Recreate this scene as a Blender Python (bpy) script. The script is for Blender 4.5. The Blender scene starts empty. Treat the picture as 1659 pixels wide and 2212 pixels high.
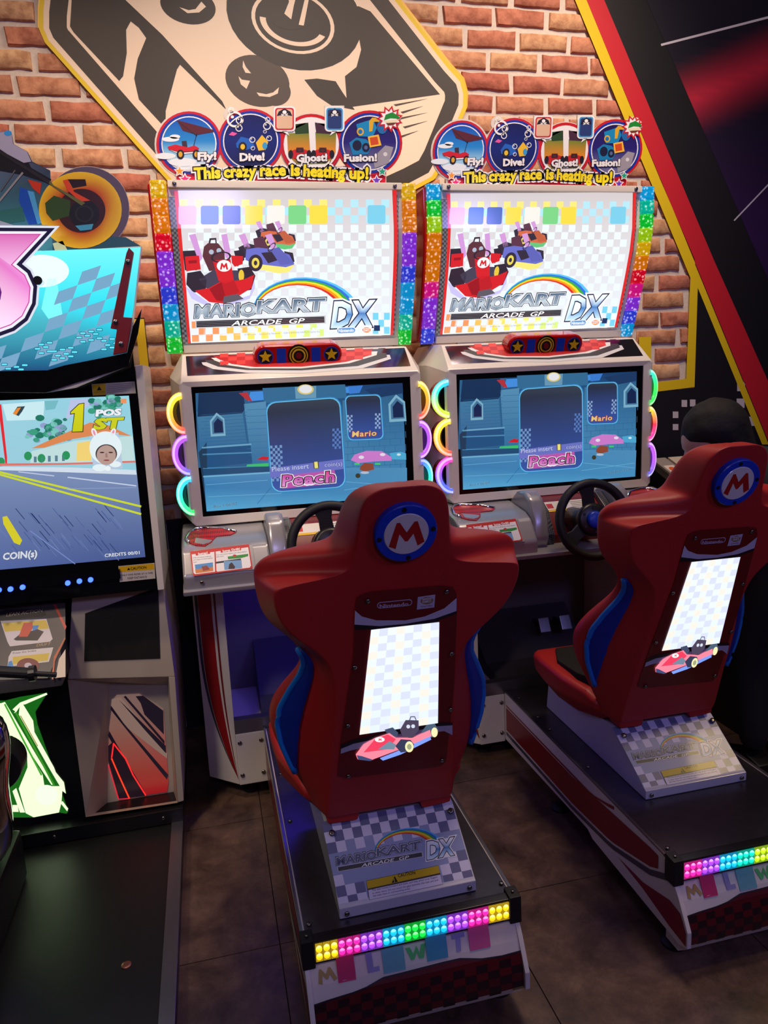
import bpy, bmesh, math, random
import numpy as np
from mathutils import Vector, Matrix
from mathutils.geometry import tessellate_polygon
random.seed(7)
S = bpy.context.scene
COL = S.collection
# ------------------------------------------------------------------ camera, light, exposure
RW = np.array([[0.97069287, -0.08683999, 0.22408519], [-0.23598688, -0.16809205, 0.95710776], [-0.04544829, -0.98193884, -0.18365885]])
EYE = (0.0, 0.0, 1.55); FPX = 1600.0
cam = bpy.data.objects.new('camera', bpy.data.cameras.new('camera')); COL.objects.link(cam)
cr, cu_, cb = Vector(RW[:, 0]), -Vector(RW[:, 1]), -Vector(RW[:, 2])
cam.matrix_world = Matrix.Translation(EYE) @ Matrix((cr, cu_, cb)).transposed().to_4x4()
cam.data.sensor_fit = 'HORIZONTAL'; cam.data.sensor_width = 36; cam.data.lens = 36 * FPX / 1659
cam.data.clip_start = 0.02
S.camera = cam
S.view_settings.view_transform = 'Standard'; S.view_settings.look = 'None'
S.view_settings.gamma = 1; S.view_settings.use_curve_mapping = False
S.view_settings.exposure = 0.0
W = bpy.data.worlds.new('world'); S.world = W; W.use_nodes = True
W.node_tree.nodes['Background'].inputs[0].default_value = (0.55, 0.42, 0.62, 1)
W.node_tree.nodes['Background'].inputs[1].default_value = 0.026
def lamp(name, kind, loc, to, energy, color, size=0.3, spot=60, blend=0.6):
    d = bpy.data.lights.new(name, kind); d.energy = energy; d.color = color
    if kind == 'AREA': d.shape = 'DISK'; d.size = size
    if kind == 'SPOT': d.spot_size = math.radians(spot); d.spot_blend = blend; d.shadow_soft_size = size
    if kind == 'POINT': d.shadow_soft_size = size
    o = bpy.data.objects.new(name, d); COL.objects.link(o); o.location = loc
    o.rotation_euler = (Vector(to) - Vector(loc)).to_track_quat('-Z', 'Y').to_euler(); return o
lamp('ceiling_or_fill_spot', 'SPOT', (0.50, 1.6, 3.9), (0.35, 2.9, 2.42), 150, (1.0, 0.84, 0.68), 0.10, 62, 1.0)
lamp('ceiling_or_fill_spot', 'SPOT', (1.75, 1.6, 4.0), (1.62, 3.0, 2.46), 170, (1.0, 0.80, 0.60), 0.10, 60, 1.0)
lamp('ceiling_or_fill_spot', 'SPOT', (-0.7, 1.4, 4.1), (-0.50, 2.8, 2.1), 190, (1.0, 0.74, 0.52), 0.10, 60, 1.0)
lamp('ceiling_light', 'AREA', (1.5, 2.1, 4.2), (1.0, 2.0, 0.6), 40, (1.0, 0.76, 0.58), 0.7)
lamp('ceiling_or_fill_spot', 'SPOT', (3.95, 0.95, 4.05), (1.45, 1.85, 0.35), 95, (1.0, 0.74, 0.36), 0.22, 24, 1.0)
lamp('ceiling_light', 'AREA', (0.2, -1.6, 2.9), (0.5, 1.6, 0.5), 16, (0.50, 0.44, 1.0), 0.6)
lamp('ceiling_light', 'AREA', (2.3, -0.9, 2.6), (1.4, 1.7, 0.4), 14, (0.34, 0.32, 1.0), 0.5)
lamp('ceiling_or_fill_spot', 'SPOT', (-1.3, 0.6, 2.9), (-0.3, 2.4, 0.75), 95, (1.0, 0.85, 0.68), 0.2, 50, 1.0)  # fill spot added to brighten the motorbike cabinet's column, no ceiling fixture

# ------------------------------------------------------------------ measuring helpers (pixel of the 1659x2212 frame -> direction)
def ray(p):
    return RW @ np.array([p[0] - 829.5, p[1] - 1106.0, FPX])
class YS:          # surface facing the viewer's side of the room: y = f(z)
    def __init__(s, f): s.f = f if callable(f) else (lambda z, f=f: f)
    def hit(s, p):
        r = ray(p); a, b = 0.3, 6.0
        for _ in range(44):
            y = (a + b) / 2; t = y / r[1]
            if y - s.f(1.55 + t * r[2]) > 0: b = y
            else: a = y
        return (t * r[0], 1.55 + t * r[2])
    def emb(s, a, b, h): return Vector((a, s.f(b) - h, b))
class XS:          # surface facing -x
    def __init__(s, x, k=0.0, y0=0.0): s.x = x; s.k = k; s.y0 = y0   # x = x + k (y - y0)
    def hit(s, p):
        r = ray(p); t = (s.x - s.k * s.y0) / (r[0] - s.k * r[1]); return (t * r[1], 1.55 + t * r[2])
    def emb(s, a, b, h): return Vector((s.x + s.k * (a - s.y0) - h, a, b))
class ZS:
    def __init__(s, z): s.z = z
    def hit(s, p):
        r = ray(p); t = (s.z - 1.55) / r[2]; return (t * r[0], t * r[1])
    def emb(s, a, b, h): return Vector((a, b, s.z + h))
def lin(pts, clamp=False):      # piecewise linear function through (x, y) pairs
    pts = sorted(pts)
    def f(x):
        if clamp and x <= pts[0][0]: return pts[0][1]
        if clamp and x >= pts[-1][0]: return pts[-1][1]
        if x <= pts[0][0]: (a, b), (c, d) = pts[0], pts[1]
        elif x >= pts[-1][0]: (a, b), (c, d) = pts[-2], pts[-1]
        else:
            for (a, b), (c, d) in zip(pts, pts[1:]):
                if a <= x <= c: break
        return b + (d - b) * (x - a) / (c - a)
    return f

# ------------------------------------------------------------------ colours and materials
def c(r, g=None, b=None):
    if g is None: r, g, b = r
    f = lambda v: (v / 255 / 12.92) if v <= 10.3 else ((v / 255 + 0.055) / 1.055) ** 2.4
    return (f(r), f(g), f(b), 1.0)
def newmat(name):
    m = bpy.data.materials.new(name); m.use_nodes = True
    return m, m.node_tree.nodes, m.node_tree.links, m.node_tree.nodes['Principled BSDF']
def plast(name, col, rough=0.4, metal=0.0, coat=0.0, bump=0.05, scale=60, var=0.12):
    m, N, L, P = newmat(name)
    P.inputs['Roughness'].default_value = rough; P.inputs['Metallic'].default_value = metal
    P.inputs['Coat Weight'].default_value = coat; P.inputs['Coat Roughness'].default_value = 0.12
    tc = N.new('ShaderNodeTexCoord'); nz = N.new('ShaderNodeTexNoise'); nz.inputs['Scale'].default_value = scale; nz.inputs['Detail'].default_value = 4
    L.new(tc.outputs['Object'], nz.inputs['Vector'])
    mx = N.new('ShaderNodeMix'); mx.data_type = 'RGBA'
    mx.inputs[6].default_value = col; mx.inputs[7].default_value = (col[0] * (1 - var), col[1] * (1 - var), col[2] * (1 - var), 1)
    L.new(nz.outputs[0], mx.inputs[0]); L.new(mx.outputs[2], P.inputs['Base Color'])
    if bump:
        b = N.new('ShaderNodeBump'); b.inputs['Strength'].default_value = bump; b.inputs['Distance'].default_value = 0.002
        L.new(nz.outputs[0], b.inputs['Height']); L.new(b.outputs[0], P.inputs['Normal'])
    return m
def printed(name, rough=0.35, emit=0.0, coat=0.0, metal=0.0):
    m, N, L, P = newmat(name)
    at = N.new('ShaderNodeAttribute'); at.attribute_name = 'Col'
    P.inputs['Roughness'].default_value = rough; P.inputs['Coat Weight'].default_value = coat; P.inputs['Metallic'].default_value = metal
    P.inputs['Coat Roughness'].default_value = 0.06
    if emit:
        P.inputs['Base Color'].default_value = (0.02, 0.02, 0.02, 1)
        L.new(at.outputs['Color'], P.inputs['Emission Color']); P.inputs['Emission Strength'].default_value = emit
    else:
        L.new(at.outputs['Color'], P.inputs['Base Color'])
    return m
def glow(name, col, st, cells=0.0, col2=None):
    m, N, L, P = newmat(name)
    P.inputs['Base Color'].default_value = (col[0] * .3, col[1] * .3, col[2] * .3, 1); P.inputs['Roughness'].default_value = 0.15
    P.inputs['Emission Color'].default_value = col; P.inputs['Emission Strength'].default_value = st
    if cells:
        tc = N.new('ShaderNodeTexCoord'); vo = N.new('ShaderNodeTexVoronoi'); vo.inputs['Scale'].default_value = cells
        L.new(tc.outputs['Object'], vo.inputs['Vector'])
        rp = N.new('ShaderNodeValToRGB'); rp.color_ramp.elements[0].position = 0.10; rp.color_ramp.elements[0].color = (1, 1, 1, 1)
        rp.color_ramp.elements[1].position = 0.42; rp.color_ramp.elements[1].color = (0.0, 0.0, 0.0, 1)
        L.new(vo.outputs['Distance'], rp.inputs[0])
        mx = N.new('ShaderNodeMix'); mx.data_type = 'RGBA'; mx.inputs[6].default_value = col
        mx.inputs[7].default_value = tuple(2.2 * (0.35 + 0.65 * v) for v in col[:3]) + (1,)
        L.new(rp.outputs[0], mx.inputs[0]); L.new(mx.outputs[2], P.inputs['Emission Color'])
    return m
M = {}
M['red'] = plast('red_plastic', c(186, 38, 36), 0.46, bump=0.12, scale=300, var=0.1)
M['redgloss'] = plast('glossy_red_plastic', c(190, 14, 18), 0.15, coat=0.6, bump=0)
M['redmatt'] = plast('red_panel', c(120, 16, 18), 0.35, bump=0.02)
M['blue'] = plast('blue_plastic', c(10, 60, 190), 0.35)
M['bluedk'] = plast('blue_padding', c(8, 44, 150), 0.5)
M['bluelt'] = plast('light_blue_piping', c(20, 120, 215), 0.35)
M['white'] = plast('white_plastic', c(226, 218, 208), 0.3, coat=0.3, bump=0.03, var=0.05)
M['silver'] = plast('silver_plastic', c(168, 165, 170), 0.3, metal=0.35, coat=0.3, bump=0.03, var=0.06)
M['grey'] = plast('grey_panel', c(112, 108, 108), 0.5)
M['dgrey'] = plast('dark_grey_panel', c(70, 68, 74), 0.55)
M['black'] = plast('black_plastic', c(24, 23, 25), 0.35)
M['rubber'] = plast('black_rubber', c(20, 20, 21), 0.55, bump=0.3, scale=200)
M['glassblack'] = plast('black_bezel_glass', c(8, 8, 10), 0.08, bump=0, coat=0.5)
M['steel'] = plast('brushed_steel', c(150, 148, 150), 0.3, metal=0.9, bump=0.1, scale=120)
M['darksteel'] = plast('dark_metal_plate', c(112, 108, 112), 0.32, metal=0.85, bump=0.08, scale=40, var=0.35)
M['chrome'] = plast('chrome', c(215, 215, 220), 0.08, metal=1.0, bump=0)
M['screw'] = plast('screw_metal', c(150, 145, 140), 0.25, metal=1.0, bump=0)
M['yellow'] = plast('yellow_plastic', c(240, 190, 20), 0.35)
M['print'] = printed('printed_film', 0.34, coat=0.1)
M['wallprint'] = printed('printed_wall_film', 0.55)
M['lit'] = printed('backlit_film', 0.12, emit=1.16)
M['screen'] = printed('lcd_screen', 0.1, emit=0.85)
M['litdim'] = printed('edge_lit_film', 0.2, emit=0.35)
M['green'] = printed('green_backlit_film', 0.12, emit=1.25)
M['screenbright'] = printed('lcd_screen_bright', 0.1, emit=0.95)
M['ledblue'] = glow('blue_led', c(36, 60, 255), 9)
M['cream'] = plast('cream_panel', c(196, 184, 168), .45, bump=.03, var=.05)
M['deckblack'] = plast('black_deck_plate', c(26, 27, 26), .38, bump=.1, scale=50, var=.3)
M['copper'] = plast('copper_cap', c(180, 120, 100), .3, metal=.8, bump=0)
M['grey2'] = plast('grey_console', c(150, 142, 138), .4)
M['brown'] = plast('brown_console', c(70, 50, 44), .4)
M['skin'] = plast('skin', c(214, 170, 150), .5, bump=.05, var=.06)
M['lips'] = plast('lips', c(160, 84, 80), .4, bump=0)
M['hair'] = plast('dark_hair', c(17, 14, 14), .75, bump=1.0, scale=45, var=.5)
M['jacket'] = plast('dark_green_jacket', c(34, 42, 40), .8, bump=.4, scale=80)
M['trousers'] = plast('black_trousers', c(16, 16, 18), .85, bump=.4, scale=80)
M['carbon'] = None
def carbon():
    m, N, L, P = newmat('carbon_weave')
    tc = N.new('ShaderNodeTexCoord'); ck = N.new('ShaderNodeTexChecker'); ck.inputs['Scale'].default_value = 160
    mp = N.new('ShaderNodeMapping'); mp.inputs['Rotation'].default_value = (0.5, 0.6, 0.8)
    ck.inputs[1].default_value = c(30, 30, 34); ck.inputs[2].default_value = c(92, 92, 98)
    L.new(tc.outputs['Object'], mp.inputs[0]); L.new(mp.outputs[0], ck.inputs[0]); L.new(ck.outputs[0], P.inputs['Base Color'])
    P.inputs['Roughness'].default_value = 0.3
    return m
M['carbon'] = carbon()
def brickmat():
    m, N, L, P = newmat('wall_brick')
    oi = N.new('ShaderNodeObjectInfo'); r = N.new('ShaderNodeValToRGB'); cr_ = r.color_ramp
    cols = [(0, (184, 104, 86)), (.2, (202, 132, 104)), (.42, (212, 158, 120)), (.62, (222, 180, 136)), (.8, (192, 116, 96)), (1, (226, 192, 144))]
    cr_.elements[0].color = c(cols[0][1]); cr_.elements[1].color = c(cols[-1][1])
    for p, q in cols[1:-1]:
        e = cr_.elements.new(p); e.color = c(q)
    L.new(oi.outputs['Random'], r.inputs[0])
    tc = N.new('ShaderNodeTexCoord'); nz = N.new('ShaderNodeTexNoise'); nz.inputs['Scale'].default_value = 22; nz.inputs['Detail'].default_value = 6; nz.inputs['Roughness'].default_value = .65
    ge = N.new('ShaderNodeNewGeometry'); L.new(ge.outputs['Position'], nz.inputs['Vector'])
    r2 = N.new('ShaderNodeValToRGB'); r2.color_ramp.elements[0].position = .36; r2.color_ramp.elements[0].color = (.62, .5, .46, 1); r2.color_ramp.elements[1].position = .6; r2.color_ramp.elements[1].color = (1.0, 1.0, 1.0, 1)
    L.new(nz.outputs[0], r2.inputs[0])
    mx = N.new('ShaderNodeMix'); mx.data_type = 'RGBA'; mx.blend_type = 'MULTIPLY'; mx.inputs[0].default_value = 1
    L.new(r.outputs[0], mx.inputs[6]); L.new(r2.outputs[0], mx.inputs[7]); L.new(mx.outputs[2], P.inputs['Base Color'])
    b = N.new('ShaderNodeBump'); b.inputs['Strength'].default_value = .8; b.inputs['Distance'].default_value = .006
    L.new(nz.outputs[0], b.inputs['Height']); L.new(b.outputs[0], P.inputs['Normal']); P.inputs['Roughness'].default_value = .8
    return m
M['brick'] = brickmat()
M['mortar'] = plast('mortar', c(226, 214, 202), 0.9, bump=.6, scale=90, var=.25)
M['blackwall'] = plast('black_painted_wall', c(20, 18, 24), 0.5)
def floormat():
    m, N, L, P = newmat('marbled_brown_tile')
    ge = N.new('ShaderNodeNewGeometry'); oi = N.new('ShaderNodeObjectInfo')
    n1 = N.new('ShaderNodeTexNoise'); n1.inputs['Scale'].default_value = 6.5; n1.inputs['Detail'].default_value = 10; n1.inputs['Roughness'].default_value = .75; n1.inputs['Distortion'].default_value = .25
    L.new(ge.outputs['Position'], n1.inputs['Vector'])
    r = N.new('ShaderNodeValToRGB'); e = r.color_ramp; e.elements[0].position = .32; e.elements[0].color = c(52, 38, 32); e.elements[1].position = .7; e.elements[1].color = c(126, 98, 80)
    k = e.elements.new(.5); k.color = c(92, 70, 58)
    L.new(n1.outputs[0], r.inputs[0]); L.new(r.outputs[0], P.inputs['Base Color'])
    mr = N.new('ShaderNodeMapRange'); mr.inputs[3].default_value = .28; mr.inputs[4].default_value = .5
    L.new(n1.outputs[0], mr.inputs[0]); L.new(mr.outputs[0], P.inputs['Roughness'])
    b = N.new('ShaderNodeBump'); b.inputs['Strength'].default_value = .15; b.inputs['Distance'].default_value = .003; L.new(n1.outputs[0], b.inputs['Height']); L.new(b.outputs[0], P.inputs['Normal'])
    return m
M['tile'] = floormat()
M['grout'] = plast('dark_grout', c(24, 18, 16), 0.9)

# ------------------------------------------------------------------ object helpers
ORG = {}
def link(o, parent=None):
    COL.objects.link(o)
    if parent is not None: o.parent = parent; ORG[o.name] = ORG.get(parent.name, Vector((0, 0, 0)))
    return o
def thing(name, label, cat, loc, group=None):
    o = bpy.data.objects.new(name, None); COL.objects.link(o); o.location = loc; o.empty_display_size = .1
    o['label'] = label; o['category'] = cat
    if group: o['group'] = group
    ORG[o.name] = Vector(loc); return o
def subempty(name, parent, loc):
    o = bpy.data.objects.new(name, None); COL.objects.link(o); o.parent = parent; o.location = Vector(loc) - ORG[parent.name]; o.empty_display_size = .1
    ORG[o.name] = Vector(loc); return o
def struct(o):
    o['kind'] = 'structure'; return o
class MB:
    def __init__(s): s.bm = bmesh.new(); s.col = None
    def box(s, x0, x1, y0, y1, z0, z1):
        v = [s.bm.verts.new(p) for p in ((x0, y0, z0), (x1, y0, z0), (x1, y1, z0), (x0, y1, z0), (x0, y0, z1), (x1, y0, z1), (x1, y1, z1), (x0, y1, z1))]
        for f in ((0, 3, 2, 1), (4, 5, 6, 7), (0, 1, 5, 4), (1, 2, 6, 5), (2, 3, 7, 6), (3, 0, 4, 7)): s.bm.faces.new([v[i] for i in f])
        return s
    def prism(s, pts, axis, a, b):   # polygon in the two other axes, extruded along axis from a to b
        def P(p, t):
            return {'x': (t, p[0], p[1]), 'y': (p[0], t, p[1]), 'z': (p[0], p[1], t)}[axis]
        n = len(pts); A = [s.bm.verts.new(P(p, a)) for p in pts]; B = [s.bm.verts.new(P(p, b)) for p in pts]
        s.bm.faces.new(A); s.bm.faces.new(B[::-1])
        for i in range(n): s.bm.faces.new([A[i], B[i], B[(i + 1) % n], A[(i + 1) % n]])
        return s
    def loft(s, rings, close=True, cap=True):
        R = [[s.bm.verts.new(p) for p in r] for r in rings]; n = len(R[0])
        for A, B in zip(R, R[1:]):
            for i in range(n if close else n - 1):
                j = (i + 1) % n
                try: s.bm.faces.new([A[i], A[j], B[j], B[i]])
                except ValueError: pass
        if cap:
            s.bm.faces.new(R[0][::-1]); s.bm.faces.new(R[-1])
        return s
    def tube(s, path, r, n=8, rads=None, cap=True):
        path = [Vector(p) for p in path]; rings = []; up = Vector((0, 0, 1))
        for i, p in enumerate(path):
            d = (path[min(i + 1, len(path) - 1)] - path[max(i - 1, 0)]).normalized()
            q = up if abs(d.dot(up)) < .95 else Vector((1, 0, 0))
            a = d.cross(q).normalized(); b = d.cross(a); rr = rads[i] if rads else r
            rings.append([p + (a * math.cos(t) + b * math.sin(t)) * rr for t in (2 * math.pi * k / n for k in range(n))])
        return s.loft(rings, cap=cap)
    def cyl(s, p0, p1, r, n=20, r2=None):
        return s.tube([p0, p1], r, n, rads=[r, r if r2 is None else r2])
    def torus(s, c0, ax, R_, r, n=40, m=10):
        ax = Vector(ax).normalized(); q = Vector((0, 0, 1)) if abs(ax.z) < .9 else Vector((1, 0, 0))
        a = ax.cross(q).normalized(); b = ax.cross(a); c0 = Vector(c0); rings = []
        for i in range(n):
            t = 2 * math.pi * i / n; d = a * math.cos(t) + b * math.sin(t)
            rings.append([c0 + d * (R_ + r * math.cos(u)) + ax * r * math.sin(u) for u in (2 * math.pi * k / m for k in range(m))])
        rings.append(rings[0])
        s.loft(rings, cap=False); bmesh.ops.remove_doubles(s.bm, verts=s.bm.verts, dist=1e-6); return s
    def ball(s, c0, r, sc=(1, 1, 1), u=12, v=8):
        bmesh.ops.create_uvsphere(s.bm, u_segments=u, v_segments=v, radius=r, matrix=Matrix.Translation(c0) @ Matrix.Diagonal((*sc, 1)))
        return s
    def rot(s, ang, axis, piv):
        bmesh.ops.rotate(s.bm, verts=s.bm.verts, cent=piv, matrix=Matrix.Rotation(ang, 3, axis)); return s
    def obj(s, name, mat, parent=None, bev=0, smooth=None, sub=0, dx=(0, 0, 0), seg=2):
        bm = s.bm
        bmesh.ops.recalc_face_normals(bm, faces=bm.faces)
        if bev:
            es = [e for e in bm.edges if len(e.link_faces) == 2 and e.calc_face_angle(0) > math.radians(28)]
            if es: bmesh.ops.bevel(bm, geom=es, offset=bev, segments=seg, affect='EDGES', profile=.6, clamp_overlap=True)
        off = Vector(dx) - (ORG.get(parent.name, Vector()) if parent else Vector())
        if parent is None:
            bb = [v.co for v in bm.verts]
            lo = Vector((min(v.x for v in bb), min(v.y for v in bb), min(v.z for v in bb))); hi = Vector((max(v.x for v in bb), max(v.y for v in bb), max(v.z for v in bb)))
            org = Vector(((lo.x + hi.x) / 2, (lo.y + hi.y) / 2, lo.z)); off = -org
        bmesh.ops.translate(bm, verts=bm.verts, vec=off)
        me = bpy.data.meshes.new(name); bm.to_mesh(me); bm.free()
        me.materials.append(mat)
        sm = smooth if smooth is not None else (bev > 0)
        if sm:
            me.shade_smooth() if hasattr(me, 'shade_smooth') else None
            if not sub and smooth is not True:
                try: me.set_sharp_from_angle(angle=math.radians(35))
                except Exception: pass
        o = bpy.data.objects.new(name, me)
        if sub:
            md = o.modifiers.new('subdivision', 'SUBSURF'); md.levels = sub; md.render_levels = sub
        if bev and not sub: wn = o.modifiers.new('weighted_normal', 'WEIGHTED_NORMAL'); wn.keep_sharp = True
        link(o, parent)
        if parent is None: o.location = org + Vector(dx); ORG[o.name] = o.location.copy()
        return o
def inset(poly, d):     # shrink a polygon by d (miter offset)
    n = len(poly); A = sum(poly[i][0] * poly[(i + 1) % n][1] - poly[(i + 1) % n][0] * poly[i][1] for i in range(n)); sg = 1 if A > 0 else -1
    out = []
    for i in range(n):
        p0, p1, p2 = Vector(poly[i - 1]), Vector(poly[i]), Vector(poly[(i + 1) % n])
        a = (p1 - p0).normalized(); b = (p2 - p1).normalized()
        na = Vector((-a.y, a.x)) * sg; nb = Vector((-b.y, b.x)) * sg
        m = na + nb; k = max(.35, m.length_squared / 2)
        out.append(tuple(p1 + m * (d / k)))
    return out
_tc = {}
def text_mesh(s, bold, shear, sp):
    k = (s, bold, shear, sp)
    if k in _tc: return _tc[k]
    cu = bpy.data.curves.new('t', 'FONT'); cu.body = s; cu.offset = bold; cu.shear = shear; cu.space_character = sp; cu.resolution_u = 2
    cu.size = 1.0
    ob = bpy.data.objects.new('t', cu); me = bpy.data.meshes.new_from_object(ob)
    V = [(v.co.x, v.co.y) for v in me.vertices]; F = [tuple(p.vertices) for p in me.polygons]
    bpy.data.objects.remove(ob); bpy.data.meshes.remove(me); bpy.data.curves.remove(cu)
    _tc[k] = (V, F); return _tc[k]
class Cv:
    """flat print: coloured shapes given in source coordinates, laid in thin layers on a surface"""
    def __init__(s, surf, src=(0, 0, 1), cuts=(), step=.0002, base=.0004):
        s.surf = surf; s.src = src; s.V = []; s.F = []; s.C = []; s.cuts = cuts; s.step = step; s.base = base
    def P(s, p):
        if s.src is None: return p
        return s.surf.hit((s.src[0] + p[0] / s.src[2], s.src[1] + p[1] / s.src[2]))
    def add(s, pts, faces, col, L):
        n = len(s.V); h = s.base + L * s.step
        for p in pts:
            q = s.P(p); s.V.append((q[0], h, q[1]))
        for f in faces:
            s.F.append([n + i for i in f])
            s.C.append([(col(*pts[i]) if callable(col) else col) for i in f])
    def poly(s, pts, col, L=0, holes=()):
        loops = [[Vector((p[0], p[1], 0)) for p in l] for l in [pts] + list(holes)]
        tri = tessellate_polygon(loops); allp = [p for l in [pts] + list(holes) for p in l]
        s.add([tuple(p) for p in allp], tri, col, L); return s
    def rect(s, x0, y0, x1, y1, col, L=0): return s.poly([(x0, y0), (x1, y0), (x1, y1), (x0, y1)], col, L)
    def ell(s, cx, cy, rx, ry, col, L=0, n=36, rot=0, hole=None, a0=0, a1=360):
        def pts(kx, ky):
            o = []
            full = (a1 - a0) >= 360; m = n if full else n + 1
            for i in range(m):
                t = math.radians(a0 + (a1 - a0) * i / n); x, y = kx * math.cos(t), ky * math.sin(t)
                o.append((cx + x * math.cos(rot) - y * math.sin(rot), cy + x * math.sin(rot) + y * math.cos(rot)))
            return o
        if hole is None: return s.poly(pts(rx, ry), col, L)
        A = pts(rx, ry); B = pts(rx * hole, ry * hole); m = len(A); full = (a1 - a0) >= 360
        fs = [(i, (i + 1) % m, m + (i + 1) % m, m + i) for i in range(m if full else m - 1)]
        s.add(A + B, fs, col, L); return s
    def rr(s, x0, y0, x1, y1, r, col, L=0, sk=0, slope=0):
        o = []
        for cx, cy, a in ((x1 - r, y0 + r, -90), (x1 - r, y1 - r, 0), (x0 + r, y1 - r, 90), (x0 + r, y0 + r, 180)):
            for k in range(5):
                t = math.radians(a + 22.5 * k); x, y = cx + r * math.cos(t), cy + r * math.sin(t)
                o.append((x + sk * (y - y0), y + slope * (x - x0)))
        return s.poly(o, col, L)
    def line(s, pts, w, col, L=0):
        for a, b in zip(pts, pts[1:]):
            d = Vector((b[0] - a[0], b[1] - a[1])); ln = d.length or 1; n = Vector((-d.y, d.x)) / ln * w / 2; e = d / ln * w * .3
            s.poly([(a[0] - e.x + n.x, a[1] - e.y + n.y), (b[0] + e.x + n.x, b[1] + e.y + n.y), (b[0] + e.x - n.x, b[1] + e.y - n.y), (a[0] - e.x - n.x, a[1] - e.y - n.y)], col, L)
        return s
    def star(s, cx, cy, r, col, L=0, n=5, k=.42, rot=-90):
        return s.poly([(cx + r * (1 if i % 2 == 0 else k) * math.cos(math.radians(rot + i * 180 / n)), cy + r * (1 if i % 2 == 0 else k) * math.sin(math.radians(rot + i * 180 / n))) for i in range(2 * n)], col, L)
    def text(s, t, p0, p1, h, col, L=0, bold=.0, shear=0, sp=1.0, up=None):
        """t between p0 and p1 on its baseline, capitals h high (source units, y down)"""
        V, F = text_mesh(t, bold, shear, sp); V0, _ = text_mesh(t, 0, shear, sp)
        if not F: return s
        x0 = min(v[0] for v in V0); x1 = max(v[0] for v in V0); y1 = max(v[1] for v in V0)
        ax = (p1[0] - p0[0], p1[1] - p0[1]); ln = math.hypot(*ax); upv = up or (ax[1] / ln, -ax[0] / ln)
        pts = []
        for v in V:
            a = (v[0] - x0) / (x1 - x0); b = v[1] / .70 * h
            pts.append((p0[0] + ax[0] * a + upv[0] * b, p0[1] + ax[1] * a + upv[1] * b))
        s.add(pts, F, col, L); return s
    def otext(s, t, p0, p1, h, col, oc, L=0, bold=.02, ow=.06, oc2=None, ow2=.1, **k):
        if oc2: s.text(t, p0, p1, h, oc2, L, bold=bold + ow2, **k); L += 1
        s.text(t, p0, p1, h, oc, L, bold=bold + ow, **k); return s.text(t, p0, p1, h, col, L + 1, bold=bold, **k)
    def checker(s, x0, y0, x1, y1, nx, ny, col, L=0, ph=0, sk=0, slope=0, cols=None):
        dx, dy = (x1 - x0) / nx, (y1 - y0) / ny
        f = lambda x, y: (x + sk * (y - y0), y + slope * (x - x0))
        for i in range(nx):
            for j in range(ny):
                if (i + j + ph) % 2: continue
                cc = cols(i, j) if cols else col
                if cc is None: continue
                s.poly([f(x0 + i * dx, y0 + j * dy), f(x0 + (i + 1) * dx, y0 + j * dy), f(x0 + (i + 1) * dx, y0 + (j + 1) * dy), f(x0 + i * dx, y0 + (j + 1) * dy)], cc, L)
        return s
    def obj(s, name, mat, parent, dx=(0, 0, 0), mirror=None, label=None):
        bm = bmesh.new(); cl = bm.loops.layers.float_color.new('Col')
        vs = [bm.verts.new(v) for v in s.V]
        for f, cc in zip(s.F, s.C):
            if len(set(f)) < 3: continue
            try: fa = bm.faces.new([vs[i] for i in f])
            except ValueError: continue
            for lp, q in zip(fa.loops, cc): lp[cl] = q
        for z in s.cuts:
            bmesh.ops.bisect_plane(bm, geom=bm.verts[:] + bm.edges[:] + bm.faces[:], plane_co=(0, 0, z), plane_no=(0, 0, 1))
        off = Vector(dx) - ORG.get(parent.name, Vector())
        for v in bm.verts:
            q = s.surf.emb(v.co.x, v.co.z, v.co.y)
            v.co = q + off
        bm.normal_update()
        eye = Vector(EYE) - ORG.get(parent.name, Vector())
        fl = [f for f in bm.faces if f.normal.dot(eye - off * 0 - f.calc_center_median()) < 0]
        if fl: bmesh.ops.reverse_faces(bm, faces=fl)
        me = bpy.data.meshes.new(name); bm.to_mesh(me); bm.free(); me.materials.append(mat)
        o = bpy.data.objects.new(name, me); link(o, parent)
        if label: o['label'] = label
        return o
def grad(stops, axis=1):       # colour ramp along a source axis
    st = sorted(stops)
    def f(x, y):
        t = (x, y)[axis]
        if t <= st[0][0]: return st[0][1]
        for (a, ca), (b, cb2) in zip(st, st[1:]):
            if t <= b:
                k = (t - a) / (b - a); return tuple(ca[i] * (1 - k) + cb2[i] * k for i in range(4))
        return st[-1][1]
    return f
WHT = c(245, 245, 248); BLK = c(16, 15, 18); REDC = c(206, 30, 34); NAVY = c(20, 34, 110)

# ================================================================== SETTING
WY = 3.30
wall = struct(MB().box(-2.2, 4.2, WY, WY + .12, 0, 3.9).obj('wall_back', M['mortar']))
# floor of square marbled tiles
floor = struct(MB().box(-2.4, 4.4, -.6, WY, -.06, -.004).obj('floor', M['grout']))
TS = .626; tile_me = None
for i in range(-4, 7):
    for j in range(-3, 3):
        x0, y0 = .078 + i * TS, 1.845 + j * TS
        if x0 > 4.1 or y0 + .05 > WY: continue
        x1, y1 = x0 + TS - .003, min(y0 + TS - .003, WY - .002)
        b = MB().box(x0, x1, y0, y1, -.004, 0); b.obj('tile', M['tile'], floor)
WS = YS(WY)
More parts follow.
